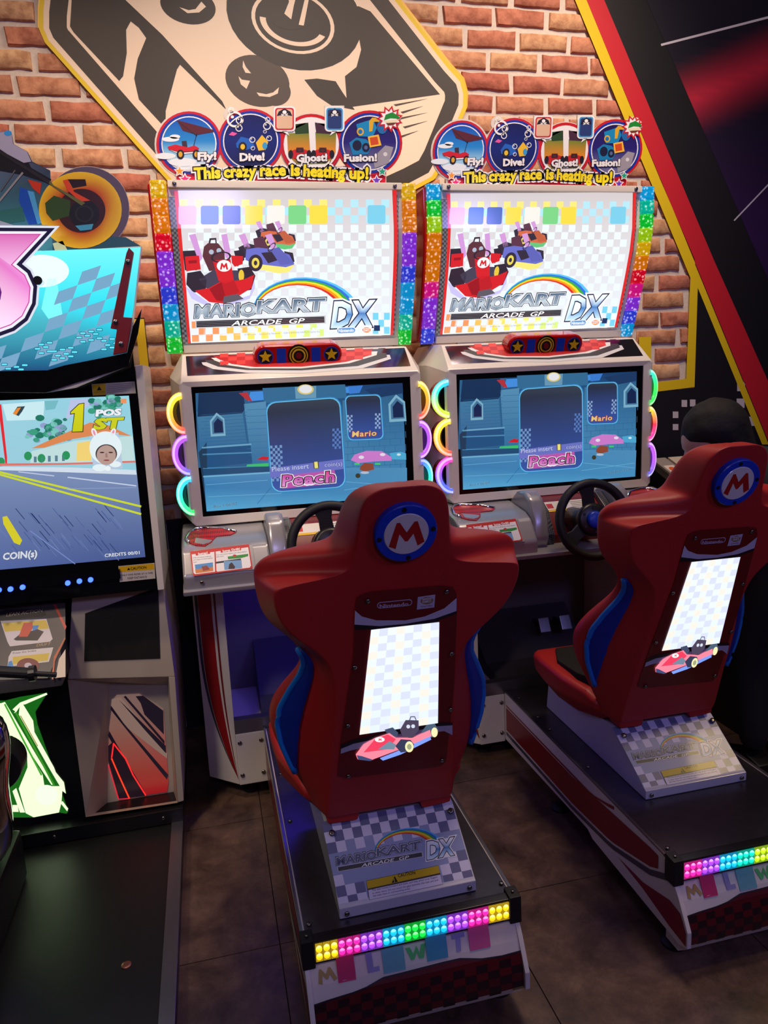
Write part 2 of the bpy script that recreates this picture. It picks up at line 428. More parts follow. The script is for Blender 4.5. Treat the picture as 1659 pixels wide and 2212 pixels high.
# regions of the wall surface (wall x, z)
def wp(*pts): return [WS.hit(p) for p in pts]
hexo = wp((96, -90), (84, 20), (84, 62), (97, 92), (372, 402), (425, 455), (800, 455), (893, 412), (938, 388), (958, 352), (1007, 233), (1008, 202), (1000, 172), (971, 140), (792, -90))
def inside(p, poly):
    r = False
    for i in range(len(poly)):
        a, b = poly[i - 1], poly[i]
        if (a[1] > p[1]) != (b[1] > p[1]) and p[0] < (b[0] - a[0]) * (p[1] - a[1]) / (b[1] - a[1]) + a[0]: r = not r
    return r
# rough-edged bricks, ten shapes shared by all of them
bm_variants = []
for k in range(10):
    b = MB(); L2, H2 = .112 * .5 * 2, .034
    n = 5; ring0, ring1 = [], []
    def wob(a): return random.uniform(-a, a)
    pts = [(-.112 + .224 * i / n, -H2) for i in range(n)] + [(.112, -H2), (.112, H2)] + [(.112 - .224 * i / n, H2) for i in range(1, n)] + [(-.112, H2)]
    pts = [(x + wob(.0045), z + wob(.0035)) for x, z in pts]
    r0 = [(x, 0, z) for x, z in pts]; r1 = [(x * .985, -.007 + wob(.001), z * .96) for x, z in pts]; r2 = [(x * .95, -.011 + wob(.001), z * .84) for x, z in pts]
    b.loft([r0, r1, r2])
    bmesh.ops.recalc_face_normals(b.bm, faces=b.bm.faces)
    me = bpy.data.meshes.new('brick'); b.bm.to_mesh(me); b.bm.free(); me.materials.append(M['brick']); me.shade_smooth()
    me.set_sharp_from_angle(angle=math.radians(50)); bm_variants.append(me)
course, pitch = .0855, .243
def brick_zone(x, z):
    if inside((x, z), inset(hexo, .10)): return False
    if x > 2.44 or x < -.75 or z > 3.28: return False
    if x > wp((1237 + (1507 - 1237) * .9, 558))[0][0] and z > 1.95 and x > lin([(1.90, 2.41), (3.20, 1.68)])(z) + .12: return False
    if x > .80: return z > 1.40
    return x > -.32 if z < 1.85 else True
nb = 0
for j in range(40):
    z = .98 + j * course
    for i in range(-6, 16):
        x = i * pitch + (j % 2) * pitch * .5 + ((j * 37) % 7 - 3) * .008
        if not brick_zone(x, z): continue
        if z < 1.95 and x < -.32: continue
        if .02 < x < .70 and z < 2.15: continue
        if .98 < x < 1.66 and z < 2.15: continue
        o = bpy.data.objects.new('brick', random.choice(bm_variants)); link(o, wall)
        o.location = Vector((x + random.uniform(-.004, .004), WY, z + random.uniform(-.003, .003))) - ORG['wall_back'] if 'wall_back' in ORG else Vector((x, WY, z))
        o.rotation_euler = (0, random.uniform(-.012, .012), math.pi if random.random() < 0 else 0)
        o.scale = (random.uniform(.96, 1.0), random.uniform(.9, 1.12), random.uniform(.93, 1.0)); nb += 1
# painted boards over the bricks: black field to the right, with yellow and red bands
B0 = WY - .017
BS = YS(B0)
def board(name, poly, y0, y1, mat): return MB().prism(poly, 'y', y0, y1).obj(name, mat, wall)
def bp(*pts): return [BS.hit(p) for p in pts]
YEL, REDB = c(226, 196, 14), c(196, 26, 44)
board('painted_board', bp((1237, -90), (1484, 560), (1500, 600), (1507, 620), (1501, 838), (1400, 849), (1408, 1560), (2300, 1480), (2300, -90)), B0, WY, M['blackwall'])
board('painted_board', [(-.205, .0), (-.205, 1.82), (-2.1, 1.82), (-2.1, .0)], B0, WY, M['blackwall'])
board('painted_board', [(-.2, .0), (-.2, .97), (.8, .97), (.8, 1.405), (2.3, 1.405), (2.3, .0)], B0 + .001, WY, M['blackwall'])
cv = Cv(BS, base=.001)
cv.poly([(1225, -40), (1241, -40), (1500, 560), (1507, 620), (1500, 836), (1395, 849), (1395, 828), (1482, 818), (1491, 600)], YEL, 1)
cv.poly([(1239, -40), (1250, -40), (1645, 922), (1660, 960), (1646, 960), (1507, 622), (1484, 560)], YEL, 2)
cv.poly([(1250, -40), (1288, -40), (1541, 560), (1720, 960), (1662, 960), (1645, 918), (1498, 560)], REDB, 1)
cv.poly([(1399, 728), (1406, 728), (1406, 850), (1380, 850), (1380, 728)], YEL, 2)
neb = lambda x, y: tuple((np.array(c(14, 9, 30)) + np.array(c(190, 30, 52)) * max(0, 1 - abs((y + (x - 1450) * .45) - 235) / 95) ** 1.6 + np.array([.02, .0, .05, 0]) * max(0, 1 - abs(y - 520) / 300)).clip(0, 1)[:3]) + (1,)
gx = [1370 + i * 16 for i in range(64)]; gy = [-60 + j * 16 for j in range(54)]
for i in range(len(gx) - 1):
    for j in range(len(gy) - 1):
        x, y = gx[i], gy[j]; k0 = (y + 60) * .435; k1 = k0 + 16 * .435
        if x + k0 > 2150: continue
        cv.add([(x + k0, y), (x + 16 + k0, y), (x + 16 + k1, y + 16), (x + k1, y + 16)], [(0, 1, 2, 3)], neb, 0)
cv.line([(1429, 97), (1720, 22)], 5, c(200, 196, 210), 2); cv.line([(1586, 476), (1720, 335)], 3, c(190, 186, 205), 2)
for p in ((1472, 864, 12, 15), (1490, 863, 12, 15), (1453, 889, 12, 14), (1453, 916, 12, 13), (1592, 825, 17, 20), (1591, 861, 17, 20), (1615, 900, 18, 20)):
    cv.rect(p[0], p[1], p[0] + p[2], p[1] + p[3], c(200, 192, 200), 1)
for p in ((908, 742, 24, 22), (908, 768, 20, 18), (880, 770, 16, 14)): cv.rect(p[0], p[1], p[0] + p[2], p[1] + p[3], c(70, 62, 66), 1)
cv.obj('painted_bands', M['wallprint'], wall)
cv = Cv(BS, src=None, base=.001)
cv.rect(-.275, .35, -.207, 1.815, YEL, 0)
cv.obj('painted_bands', M['wallprint'], wall)
# hexagonal mural board
MY = WY - .018; MS = YS(MY)
board('mural_board', hexo, MY, WY, M['yellow'])
cv = Cv(MS, src=None, base=.0006); CREAM = c(236, 214, 190); DK = c(46, 38, 34)
hx = [MS.hit(p) for p in [(96, -90), (84, 20), (84, 62), (97, 92), (372, 402), (425, 455), (800, 455), (893, 412), (938, 388), (958, 352), (1007, 233), (1008, 202), (1000, 172), (971, 140), (792, -90)]]
cv.poly(hx, YEL, 0); cv.poly(inset(hx, .016), CREAM, 1); cv.poly(inset(hx, .036), DK, 2); cv.poly(inset(hx, .098), CREAM, 3)
cv.obj('mural_border', M['wallprint'], wall)
cv = Cv(MS, src=(0, 0, 2), base=.0018)
cv.poly([(320, -160), (303, 115), (318, 140), (515, 350), (532, 330), (548, 230), (545, 130), (565, 93), (600, 120), (632, 165), (595, 255), (580, 340), (600, 430), (716, 556), (716, 480), (765, 300), (778, 280), (978, 475), (960, 438), (700, 150), (520, -20), (430, -160)], DK)
cv.ell(812, 25, 122, 78, DK, 0, rot=.25); cv.poly([(775, 32), (815, 45), (845, 40), (870, 8), (890, 30), (860, 55), (810, 58)], CREAM, 1)
cv.ell(1270, 70, 300, 225, DK, .5, rot=.35); cv.ell(1265, 95, 185, 132, CREAM, 1, rot=.35, hole=.91); cv.ell(1268, 100, 150, 95, CREAM, 1, rot=.3, hole=.82, a0=10, a1=170)
cv.ell(1262, 70, 95, 60, DK, 2); cv.poly([(1240, -60), (1290, -60), (1268, 30), (1258, 85), (1228, 60), (1248, 10)], CREAM, 3); cv.poly([(1330, -60), (1345, -60), (1312, 112), (1290, 108)], CREAM, 3)
cv.ell(1112, 350, 142, 108, c(74, 60, 52), 0, rot=.35); cv.ell(1190, 400, 66, 58, c(74, 60, 52), .5)
cv.ell(1180, 385, 70, 55, c(74, 60, 52), 1); cv.poly([(1108, 400), (1150, 408), (1180, 400), (1205, 378), (1200, 405), (1165, 420), (1120, 416)], CREAM, 2)
cv.poly([(1050, 262), (1062, 290), (1085, 318), (1060, 315), (1048, 290)], CREAM, 2); cv.poly([(1030, 330), (1045, 345), (1080, 350), (1065, 385), (1040, 365)], CREAM, 2)
cv.poly([(1315, 345), (1370, 340), (1450, 352), (1480, 400), (1532, 475), (1430, 455), (1370, 415)], DK, .8)
cv.poly([(1468, 32), (1550, 28), (1600, 50), (1900, 408), (1500, 465), (1490, 330), (1540, 290), (1560, 215), (1545, 130), (1500, 70)], DK)
for y, x0, x1 in ((452, 1700, 1850), (484, 1730, 1830), (512, 1710, 1850), (548, 1740, 1850), (590, 1720, 1810)): cv.poly([(x0, y), (x1, y - 26), (x0 + 10, y + 7)], c(60, 50, 44), 1)
cv.obj('mural_drawing', M['wallprint'], wall)
# ================================================================== RACING CABINETS
LOC = (0.36, 2.6, 0.0); DX = .955
mprof = lin([(1.60, 2.875), (1.67, 2.845), (1.78, 2.80), (1.90, 2.755), (1.98, 2.728), (2.06, 2.712), (2.22, 2.71), (2.4, 2.71)])
RB = {'y': c(255, 205, 20), 'a': c(255, 150, 10), 'r': c(255, 20, 60), 'm': c(255, 40, 170), 'v': c(170, 70, 255), 'b': c(70, 90, 255), 'c': c(20, 190, 255), 't': c(10, 220, 190), 'g': c(20, 230, 70), 'l': c(190, 240, 30)}
GL = {k: glow('lamp_' + n, tuple(q ** 1.15 * .8 for q in v[:3]) + (1,), .62, 70) for (k, v), n in zip(RB.items(), ['yellow', 'amber', 'red', 'magenta', 'violet', 'blue', 'cyan', 'teal', 'green', 'lime'])}
RINGMAT = printed('ring_lamp_lens', .15, emit=1.5)
star_pts = lambda cx, cz, r: [(cx + r * (1 if i % 2 == 0 else .45) * math.sin(i * math.pi / 5), cz + r * (1 if i % 2 == 0 else .45) * math.cos(i * math.pi / 5)) for i in range(10)]
def kart(cv, x, y, s, body, body2, L, acc=WHT, flip=1):
    X = lambda pts: [(x + flip * a * s, y + b * s) for a, b in pts]
    dk = c(44, 34, 44)
    cv.poly(X([(-75, -20), (-45, -40), (-30, -10), (-38, 25), (-70, 25)]), dk, L); cv.poly(X([(30, -45), (62, -50), (70, -12), (40, -2)]), dk, L)
    cv.poly(X([(-22, -72), (-8, -84), (14, -84), (24, -70), (26, -10), (-24, -5)]), c(96, 52, 56), L + 1)
    cv.poly(X([(-50, -90), (-38, -92), (-22, -20), (-32, -15)]), c(220, 160, 215), L); cv.poly(X([(30, -92), (42, -90), (40, -22), (30, -18)]), c(220, 160, 215), L)
    cv.poly(X([(-72, -30), (-40, -34), (-34, 5), (-70, 5)]), body, L + 2); cv.poly(X([(50, -36), (78, -40), (80, -6), (52, 0)]), body, L + 2)
    cv.poly(X([(-75, 18), (-40, 10), (-25, 40), (-30, 70), (-62, 66)]), dk, L + 3); cv.poly(X([(66, 8), (98, 2), (112, 36), (84, 60), (68, 50)]), dk, L + 3)
    cv.ell(x + flip * 82 * s, y + 28 * s, 11 * s, 20 * s, c(220, 180, 60), L + 4, 16)
    cv.poly(X([(-28, -2), (24, -6), (48, 52), (70, 80), (20, 100), (-60, 84), (-40, 46)]), body2, L + 4)
    cv.poly(X([(-18, -14), (32, -18), (36, 40), (10, 66), (-8, 62)]), body, L + 5)
    cv.poly(X([(-66, 80), (-20, 68), (10, 92), (24, 124), (-38, 108), (-64, 96)]), body, L + 5); cv.poly(X([(10, 92), (66, 70), (112, 58), (98, 88), (60, 112), (24, 124)]), body, L + 5)
    cv.poly(X([(-66, 96), (-38, 108), (24, 124), (60, 112), (98, 88), (92, 104), (40, 132), (-20, 130), (-62, 110)]), acc, L + 6)
    cv.ell(x + flip * 8 * s, y - 22 * s, 30 * s, 24 * s, c(30, 26, 32), L + 6, 20, hole=.78)
def biglogo(cv, x0, y0, x1, y1, h, L, dim=1.0, metal=None):
    """the cabinet's title: silver words over a rainbow; (x0,y0)-(x1,y1) is the baseline of the upper word row, h its height"""
    ln = math.hypot(x1 - x0, y1 - y0); e = ((x1 - x0) / ln, (y1 - y0) / ln); u = (e[1], -e[0]); s = ln / 735.
    Q = lambda a, b: (x0 + (e[0] * a + u[0] * b) * s, y0 + (e[1] * a + u[1] * b) * s)
    rb = [c(90, 190, 240), c(50, 110, 215), c(60, 170, 60), c(240, 220, 50), c(245, 150, 30), c(215, 50, 40)]
    def arcpts(k):   # outer edge for band k (0 = outside)
        o = []
        for i in range(17):
            t = i / 16; a = math.pi * (1 - t); w = (k / 6.) * (18 + 120 * t)
            cx, cz = 640, -30
            o.append(Q(cx + (300 - w * .9) * math.cos(a) - (1 - t) * 10, cz + (330 - 55 * (1 - t) * 0 - w) * math.sin(a) * .62 + 60 * (1 - t)))
        return o
    A = [arcpts(k) for k in range(7)]
    for k in range(6):
        m = len(A[k]); cv.add(A[k] + A[k + 1], [(i, i + 1, m + i + 1, m + i) for i in range(m - 1)], rb[k], L)
    cv.poly([Q(0, -16), Q(740, -16), Q(740, -62), Q(0, -62)], c(200, 200, 206), L + 1)
    cv.poly([Q(6, -22), Q(732, -22), Q(732, -56), Q(6, -56)], c(20, 20, 26), L + 2)
    for k in range(3): cv.poly([Q(6, -28 - k * 9), Q(732, -28 - k * 9), Q(732, -31 - k * 9), Q(6, -31 - k * 9)], c(120, 120, 128), L + 3)
    cv.otext('ARCADE  GP', Q(205, -54), Q(620, -54), 27 * s, WHT, BLK, L + 4, bold=.02, ow=.05, shear=.25, up=u)
    sil = lambda a, b: grad([(0, a), (1, b)])
    cv.text('MARIO', Q(0, 0), Q(345, 0), h * 1.05, c(28, 34, 48), L + 5, bold=.085, shear=.1, up=u); cv.text('KART', Q(352, 14), Q(738, 14), h * 1.05, c(28, 34, 48), L + 5, bold=.085, shear=.1, up=u)
    cv.text('MARIO', Q(0, 0), Q(345, 0), h * 1.02, c(235, 238, 242), L + 6, bold=.05, shear=.1, up=u); cv.text('KART', Q(352, 14), Q(738, 14), h * 1.02, c(235, 238, 242), L + 6, bold=.055, shear=.1, up=u)
    lo, hi = y0 - h * .9, y0; g = metal or (lambda x, y: (lambda t: tuple(np.array(c(200, 212, 222)) * (1 - t) + np.array(c(70, 96, 124)) * t))(max(0, min(1, abs(((y - y0) - (x - x0) * (y1 - y0) / max(1, (x1 - x0))) / h + .5) * 1.6))))
    cv.text('MARIO', Q(0, 0), Q(345, 0), h, g, L + 7, bold=.03, shear=.1, up=u); cv.text('KART', Q(352, 14), Q(738, 14), h, g, L + 7, bold=.03, shear=.1, up=u)
    cv.poly([Q(752, -100), Q(790, 62), Q(1018, 62), Q(1000, 20), Q(950, -10), Q(985, -100)], c(236, 240, 244), L + 5)
    def g2(x, y):
        t = ((y - y0) - (x - x0) * (y1 - y0) / max(1, (x1 - x0))) / (138 * s)     # -.4 top .. .6 foot
        st = [(-.45, (250, 252, 255)), (-.05, (190, 222, 246)), (.06, (70, 120, 190)), (.2, (96, 156, 214)), (.6, (214, 236, 250))]
        for (a_, ca), (b_, cb3) in zip(st, st[1:]):
            if t <= b_: k = max(0, (t - a_) / (b_ - a_)); return c(*[ca[i] * (1 - k) + cb3[i] * k for i in range(3)])
        return c(214, 236, 250)
    cv.text('DX', Q(772, -84), Q(1012, -84), 142 * s, WHT, L + 6, bold=.115, shear=.22, up=u); cv.text('DX', Q(772, -84), Q(1012, -84), 142 * s, c(24, 30, 60), L + 7, bold=.07, shear=.22, up=u); cv.text('DX', Q(772, -84), Q(1012, -84), 142 * s, g2, L + 8, bold=.035, shear=.22, up=u)
def mletter(cv, cx, cy, r, col, L, tilt=0.0):
    P = [(-.92, .62), (-.55, -.72), (-.38, -.72), (.0, -.12), (.38, -.72), (.55, -.72), (.98, .52), (.62, .72), (.36, -.02), (.08, .40), (-.06, .40), (-.38, -.06), (-.55, .80)]
    cv.poly([(cx + r * (a * math.cos(tilt) - b * math.sin(tilt)), cy + r * (a * math.sin(tilt) + b * math.cos(tilt))) for a, b in P], col, L)
def plain_m(cv, cx, cy, s, col, L):
    cv.poly([(cx + a * s, cy + b * s) for a, b in [(-.9, .75), (-.62, -.7), (-.35, -.7), (0, -.15), (.35, -.7), (.62, -.7), (.9, .75), (.5, .75), (.36, 0), (0, .55), (-.36, 0), (-.5, .75)]], col, L)

def lens_block(x0, x1, z0, z1, prof, mat, parent, dx, nu=2, nv=4, name='lamp_lens', d=.02):
    b = MB(); NU, NV = nu * 4, nv * 4; g = []
    for j in range(NV + 1):
        row = []
        for i in range(NU + 1):
            u, v = i / NU, j / NV; z = z0 + (z1 - z0) * v
            edge = min(1, min(u, 1 - u) * 8) ** .5
            h = d * edge + .0035 * abs(math.sin(math.pi * u * nu)) * abs(math.sin(math.pi * v * nv)) - (.003 if j in (0, NV) else 0)
            row.append(b.bm.verts.new((x0 + (x1 - x0) * u, prof(z) - h, z)))
        g.append(row)
    for j in range(NV):
        for i in range(NU): b.bm.faces.new([g[j][i], g[j][i + 1], g[j + 1][i + 1], g[j + 1][i]])
    for row, jz in ((g[0], 0), (g[-1], 1)):
        zz = z0 if jz == 0 else z1; back = [b.bm.verts.new((v.co.x, prof(zz) + .02, zz)) for v in row]
        for i in range(NU): b.bm.faces.new([row[i], row[i + 1], back[i + 1], back[i]])
    return b.obj(name, mat, parent, dx=dx, smooth=True)
def screws(pts, parent, dx, r=.006, n=(0, -1, 0), name='screw'):
    for p in pts:
        p = Vector(p); q = p + Vector(n) * .004
        MB().tube([p, q, q + Vector(n) * .001], r, 10, rads=[r, r, r * .55]).obj(name, M['screw'], parent, dx=dx, smooth=True)

def ring_lamp(cx, cz, sgn, cols, y0, parent, dx, rx=.052, rz=.068):
    """half-round lamp on the edge of the monitor housing"""
    P = lambda t, k=1.0, dy=0: (cx + sgn * rx * k * math.sin(t), y0 + rx * .55 * k * math.sin(t) + dy, cz + rz * (k + (1 - k) * 0) * math.cos(t))
    ts = [math.pi * (i + .0) / 18 for i in range(19)]
    b = MB(); inner = [P(t, .80) for t in ts]
    b.loft([[P(t, 1.0, -.002) for t in ts], [P(t, 1.0, .05) for t in ts]], close=False, cap=False)
    bk = b.obj('lamp_housing', M['redgloss'], parent, dx=dx, smooth=True)
    md = bk.modifiers.new('solid', 'SOLIDIFY'); md.thickness = .003
    b = MB(); f = [b.bm.verts.new(P(t, .80, .006)) for t in ts]; b.bm.faces.new(f)
    r = bmesh.ops.extrude_face_region(b.bm, geom=b.bm.faces[:]); bmesh.ops.translate(b.bm, verts=[v for v in r['geom'] if isinstance(v, bmesh.types.BMVert)], vec=(0, .02, 0))
    b.obj('lamp_backplate', M['glassblack'], parent, dx=dx)
    bm = bmesh.new(); cl = bm.loops.layers.float_color.new('Col'); rings = []
    for i, t in enumerate(ts):
        p = Vector(P(t, .88, -.004)); rad = Vector((sgn * rx * math.sin(t), rx * .55 * math.sin(t), rz * math.cos(t))).normalized(); nn = Vector((0, -1, 0))
        rings.append([bm.verts.new(p + (rad * math.cos(u) * .0125 + nn * math.sin(u) * .010)) for u in (2 * math.pi * k / 8 for k in range(8))])
    g = grad([(i / (len(cols) - 1), RB[q]) for i, q in enumerate(cols)], axis=0)
    for i in range(18):
        for k in range(8):
            fa = bm.faces.new([rings[i][k], rings[i][(k + 1) % 8], rings[i + 1][(k + 1) % 8], rings[i + 1][k]]); fa.smooth = True
            cc = g(i / 18, 0); hot = 1.0 if k not in (2,) else 1.0; w = .34 if k in (1,) else .03
            for lp in fa.loops: lp[cl] = tuple(min(1.3, v * (1 - w) + w) for v in cc[:3]) + (1,)
    off = Vector(dx) - ORG[parent.name]
    for v in bm.verts: v.co += off
    bm.normal_update(); bmesh.ops.recalc_face_normals(bm, faces=bm.faces)
    me = bpy.data.meshes.new('lamp_ring'); bm.to_mesh(me); bm.free(); me.materials.append(RINGMAT); link(bpy.data.objects.new('lamp_ring', me), parent)
MS_ = YS(lambda z: mprof(z) - .004)
def marquee_art(par, dx):
    cuts = [1.72, 1.78, 1.84, 1.90, 1.94, 1.98, 2.02, 2.06, 2.12]
    cv = Cv(MS_, src=(300, 220, 1659 / 630), cuts=cuts, base=.0006)
    cv.poly([(165, 540), (1470, 530), (1452, 1325), (252, 1378)], c(60, 56, 60), 0)
    cv.checker(165, 545, 205, 1380, 3, 60, c(104, 104, 110), 1, sk=.105); cv.checker(1444, 545, 1480, 1330, 3, 56, c(104, 104, 110), 1, sk=-.03)
    cv.poly([(200, 508), (226, 508), (300, 1372), (280, 1374)], c(214, 40, 40), 2); cv.poly([(1438, 505), (1464, 505), (1446, 1324), (1428, 1326)], c(214, 40, 40), 2)
    cv.poly([(222, 505), (1440, 500), (1430, 1326), (296, 1373)], grad([(500, c(206, 196, 196)), (540, c(196, 190, 196)), (548, c(222, 240, 250)), (900, c(235, 241, 248)), (1370, c(230, 236, 244))]), 3)
    pal = [c(228, 238, 246), c(240, 243, 246), c(230, 237, 248), c(236, 240, 249)]
    cv.checker(236, 700, 1424, 1330, 27, 14, None, 4, cols=lambda i, j: pal[(i * 7 + j * 3) % 4] if i * 44 > (j * 6) else None)
    top = [c(250, 226, 120), c(252, 252, 200), c(170, 226, 246), c(246, 206, 190), c(190, 238, 220)]
    cv.checker(232, 556, 1424, 690, 27, 3, None, 4, cols=lambda i, j: top[(i * 5 + j * 2) % 5] if i < 20 else c(176, 224, 246))
    cv.checker(300, 1250, 1050, 1366, 19, 3, None, 4, slope=-.045, sk=.02, cols=lambda i, j: [c(250, 150, 96), c(252, 190, 90), c(252, 226, 96), c(244, 238, 110), c(214, 240, 130)][min(4, i // 4)])
    cv.checker(1330, 1200, 1426, 1320, 3, 3, c(120, 206, 236), 5)
    for k, (x, cc, c2) in enumerate([(225, (250, 170, 212), (255, 226, 120)), (352, (60, 110, 190), (90, 190, 90)), (476, (70, 100, 180), (252, 240, 240)), (602, (250, 216, 70), (110, 210, 100)), (728, (236, 232, 224), (250, 200, 110)), (850, (120, 206, 130), (255, 232, 60)), (970, (250, 214, 70), (170, 110, 70)), (1300, (120, 200, 226), (226, 90, 90))]):
        y = 592 - k * .5; cv.rr(x, y, x + 102, y + 106, 12, c(*cc), 6)
    # three karts
    def small_kart(ox, oy, s, body, trim, L, dk=c(52, 44, 60)):
        X = lambda pts: [(ox + a * s, oy + b2 * s) for a, b2 in pts]
        cv.poly(X([(-170, -60), (-120, -85), (-60, -70), (-60, -10), (-150, 0)]), dk, L); cv.poly(X([(90, -40), (140, -30), (150, 20), (110, 40)]), dk, L)
        for a in (-150, 0): cv.poly(X([(a - 18, -130), (a + 18, -140), (a + 50, -60), (a + 20, -50)]), c(206, 150, 210), L)
        cv.poly(X([(-85, -110), (-30, -125), (0, -60), (10, 0), (-70, 0)]), c(90, 50, 70), L + 1)
        cv.poly(X([(-125, -50), (-60, -60), (30, -50), (120, -20), (150, 40), (100, 62), (-40, 50), (-130, 10)]), body, L + 2)
        cv.poly(X([(-40, -30), (20, -36), (60, 10), (0, 30)]), dk, L + 3); cv.poly(X([(10, -50), (60, -62), (150, 30), (70, 40)]), tuple(v * .8 for v in body[:3]) + (1,), L + 4)
        cv.poly(X([(-40, 36), (100, 52), (150, 36), (120, 78), (60, 88), (-50, 64)]), trim, L + 4); cv.ell(ox - 72 * s, oy + 28 * s, 40 * s, 48 * s, dk, L + 5, 24); cv.ell(ox - 72 * s, oy + 28 * s, 22 * s, 30 * s, c(226, 206, 90), L + 6, 20); cv.ell(ox - 72 * s, oy + 28 * s, 10 * s, 14 * s, dk, L + 7, 14)
        cv.ell(ox + 20 * s, oy - 62 * s, 32 * s, 14 * s, dk, L + 5, 20, rot=-.9, hole=.75)
    small_kart(785, 778, .72, c(206, 104, 70), c(100, 190, 120), 8); small_kart(735, 890, 1.0, c(104, 108, 196), c(240, 226, 120), 18)
    dk = c(48, 38, 52); rd = c(208, 34, 42); rd2 = c(150, 24, 34)
    cv.poly([(250, 850), (340, 845), (345, 900), (330, 960), (262, 960)], dk, 28); cv.poly([(540, 850), (590, 842), (600, 900), (560, 940)], dk, 28)
    cv.poly([(285, 760), (322, 752), (362, 890), (345, 912), (330, 880)], c(206, 150, 212), 29); cv.poly([(468, 758), (500, 752), (520, 850), (505, 900), (490, 880)], c(206, 150, 212), 29)
    cv.poly([(395, 812), (402, 778), (440, 776), (444, 812), (436, 812), (434, 786), (410, 788), (404, 812)], dk, 29); cv.poly([(370, 826), (392, 806), (450, 806), (486, 850), (492, 950), (400, 965), (362, 880)], c(92, 48, 58), 30)
    cv.ell(412, 856, 14, 14, c(170, 180, 200), 31, 14); cv.ell(455, 848, 14, 14, c(170, 180, 200), 31, 14)
    cv.poly([(262, 882), (342, 876), (352, 955), (270, 966)], rd, 31); cv.poly([(524, 875), (592, 880), (590, 925), (545, 940), (528, 918)], rd, 31); cv.poly([(282, 905), (330, 902), (330, 918), (284, 922)], rd2, 32)
    cv.poly([(275, 975), (350, 962), (385, 1010), (380, 1080), (310, 1086), (270, 1040)], dk, 31); cv.poly([(560, 950), (630, 940), (662, 990), (640, 1070), (590, 1080)], dk, 31); cv.ell(582, 990, 16, 34, c(226, 190, 60), 32, 18)
    cv.poly([(340, 1010), (420, 960), (600, 960), (620, 1040), (520, 1090), (400, 1080)], c(70, 64, 84), 31)
    cv.poly([(265, 1050), (300, 1075), (420, 1160), (500, 1150), (630, 1100), (656, 1010), (660, 1060), (630, 1120), (500, 1165), (380, 1160), (300, 1120)], c(196, 190, 236), 32)
    cv.poly([(318, 1076), (400, 1060), (470, 1020), (545, 1020), (600, 1010), (655, 985), (640, 1060), (560, 1110), (490, 1150), (400, 1140)], rd, 33); cv.poly([(400, 1066), (470, 1026), (500, 1140), (440, 1130)], rd2, 34)
    cv.poly([(420, 905), (520, 895), (540, 1018), (490, 1036), (452, 1018)], rd, 35); cv.poly([(470, 1020), (540, 1016), (570, 1080), (500, 1140)], c(184, 30, 38), 35)
    cv.ell(467, 885, 58, 30, dk, 36, 26, rot=-.15, hole=.8); cv.ell(484, 935, 41, 33, WHT, 37, 24); plain_m(cv, 484, 937, 26, rd, 38)
    cv.poly([(475, 1145), (484, 1108), (560, 1094), (596, 1122), (520, 1142)], c(92, 86, 98), 36)
    biglogo(cv, 320, 1228, 1055, 1200, 66, 36)
    cv.rr(1122, 1285, 1232, 1322, 17, WHT, 44, slope=-.04); cv.rr(1126, 1289, 1228, 1318, 14, c(96, 150, 214), 45, slope=-.04); cv.text('Nintendo', (1134, 1312), (1220, 1308), 18, WHT, 46, bold=.03)
    cv.rr(1262, 1272, 1322, 1330, 4, WHT, 44); cv.ell(1292, 1298, 24, 15, c(240, 120, 40), 45); cv.text('BANDAI', (1274, 1297), (1311, 1295), 9, WHT, 46, bold=.03); cv.text('NAMCO', (1274, 1308), (1311, 1306), 9, WHT, 46, bold=.03)
    cv.rect(1334, 1272, 1368, 1304, c(28, 50, 96), 44)
    cv.text('© Nintendo  ·  Licensed by Nintendo     ©2014 BANDAI NAMCO Games Inc.', (600, 1330), (1030, 1312), 10, c(150, 150, 160), 44)
    cv.obj('backlit_sign', M['lit'], par, dx=dx, label='backlit checker sign with three karts and rainbow title')
TY = 2.725
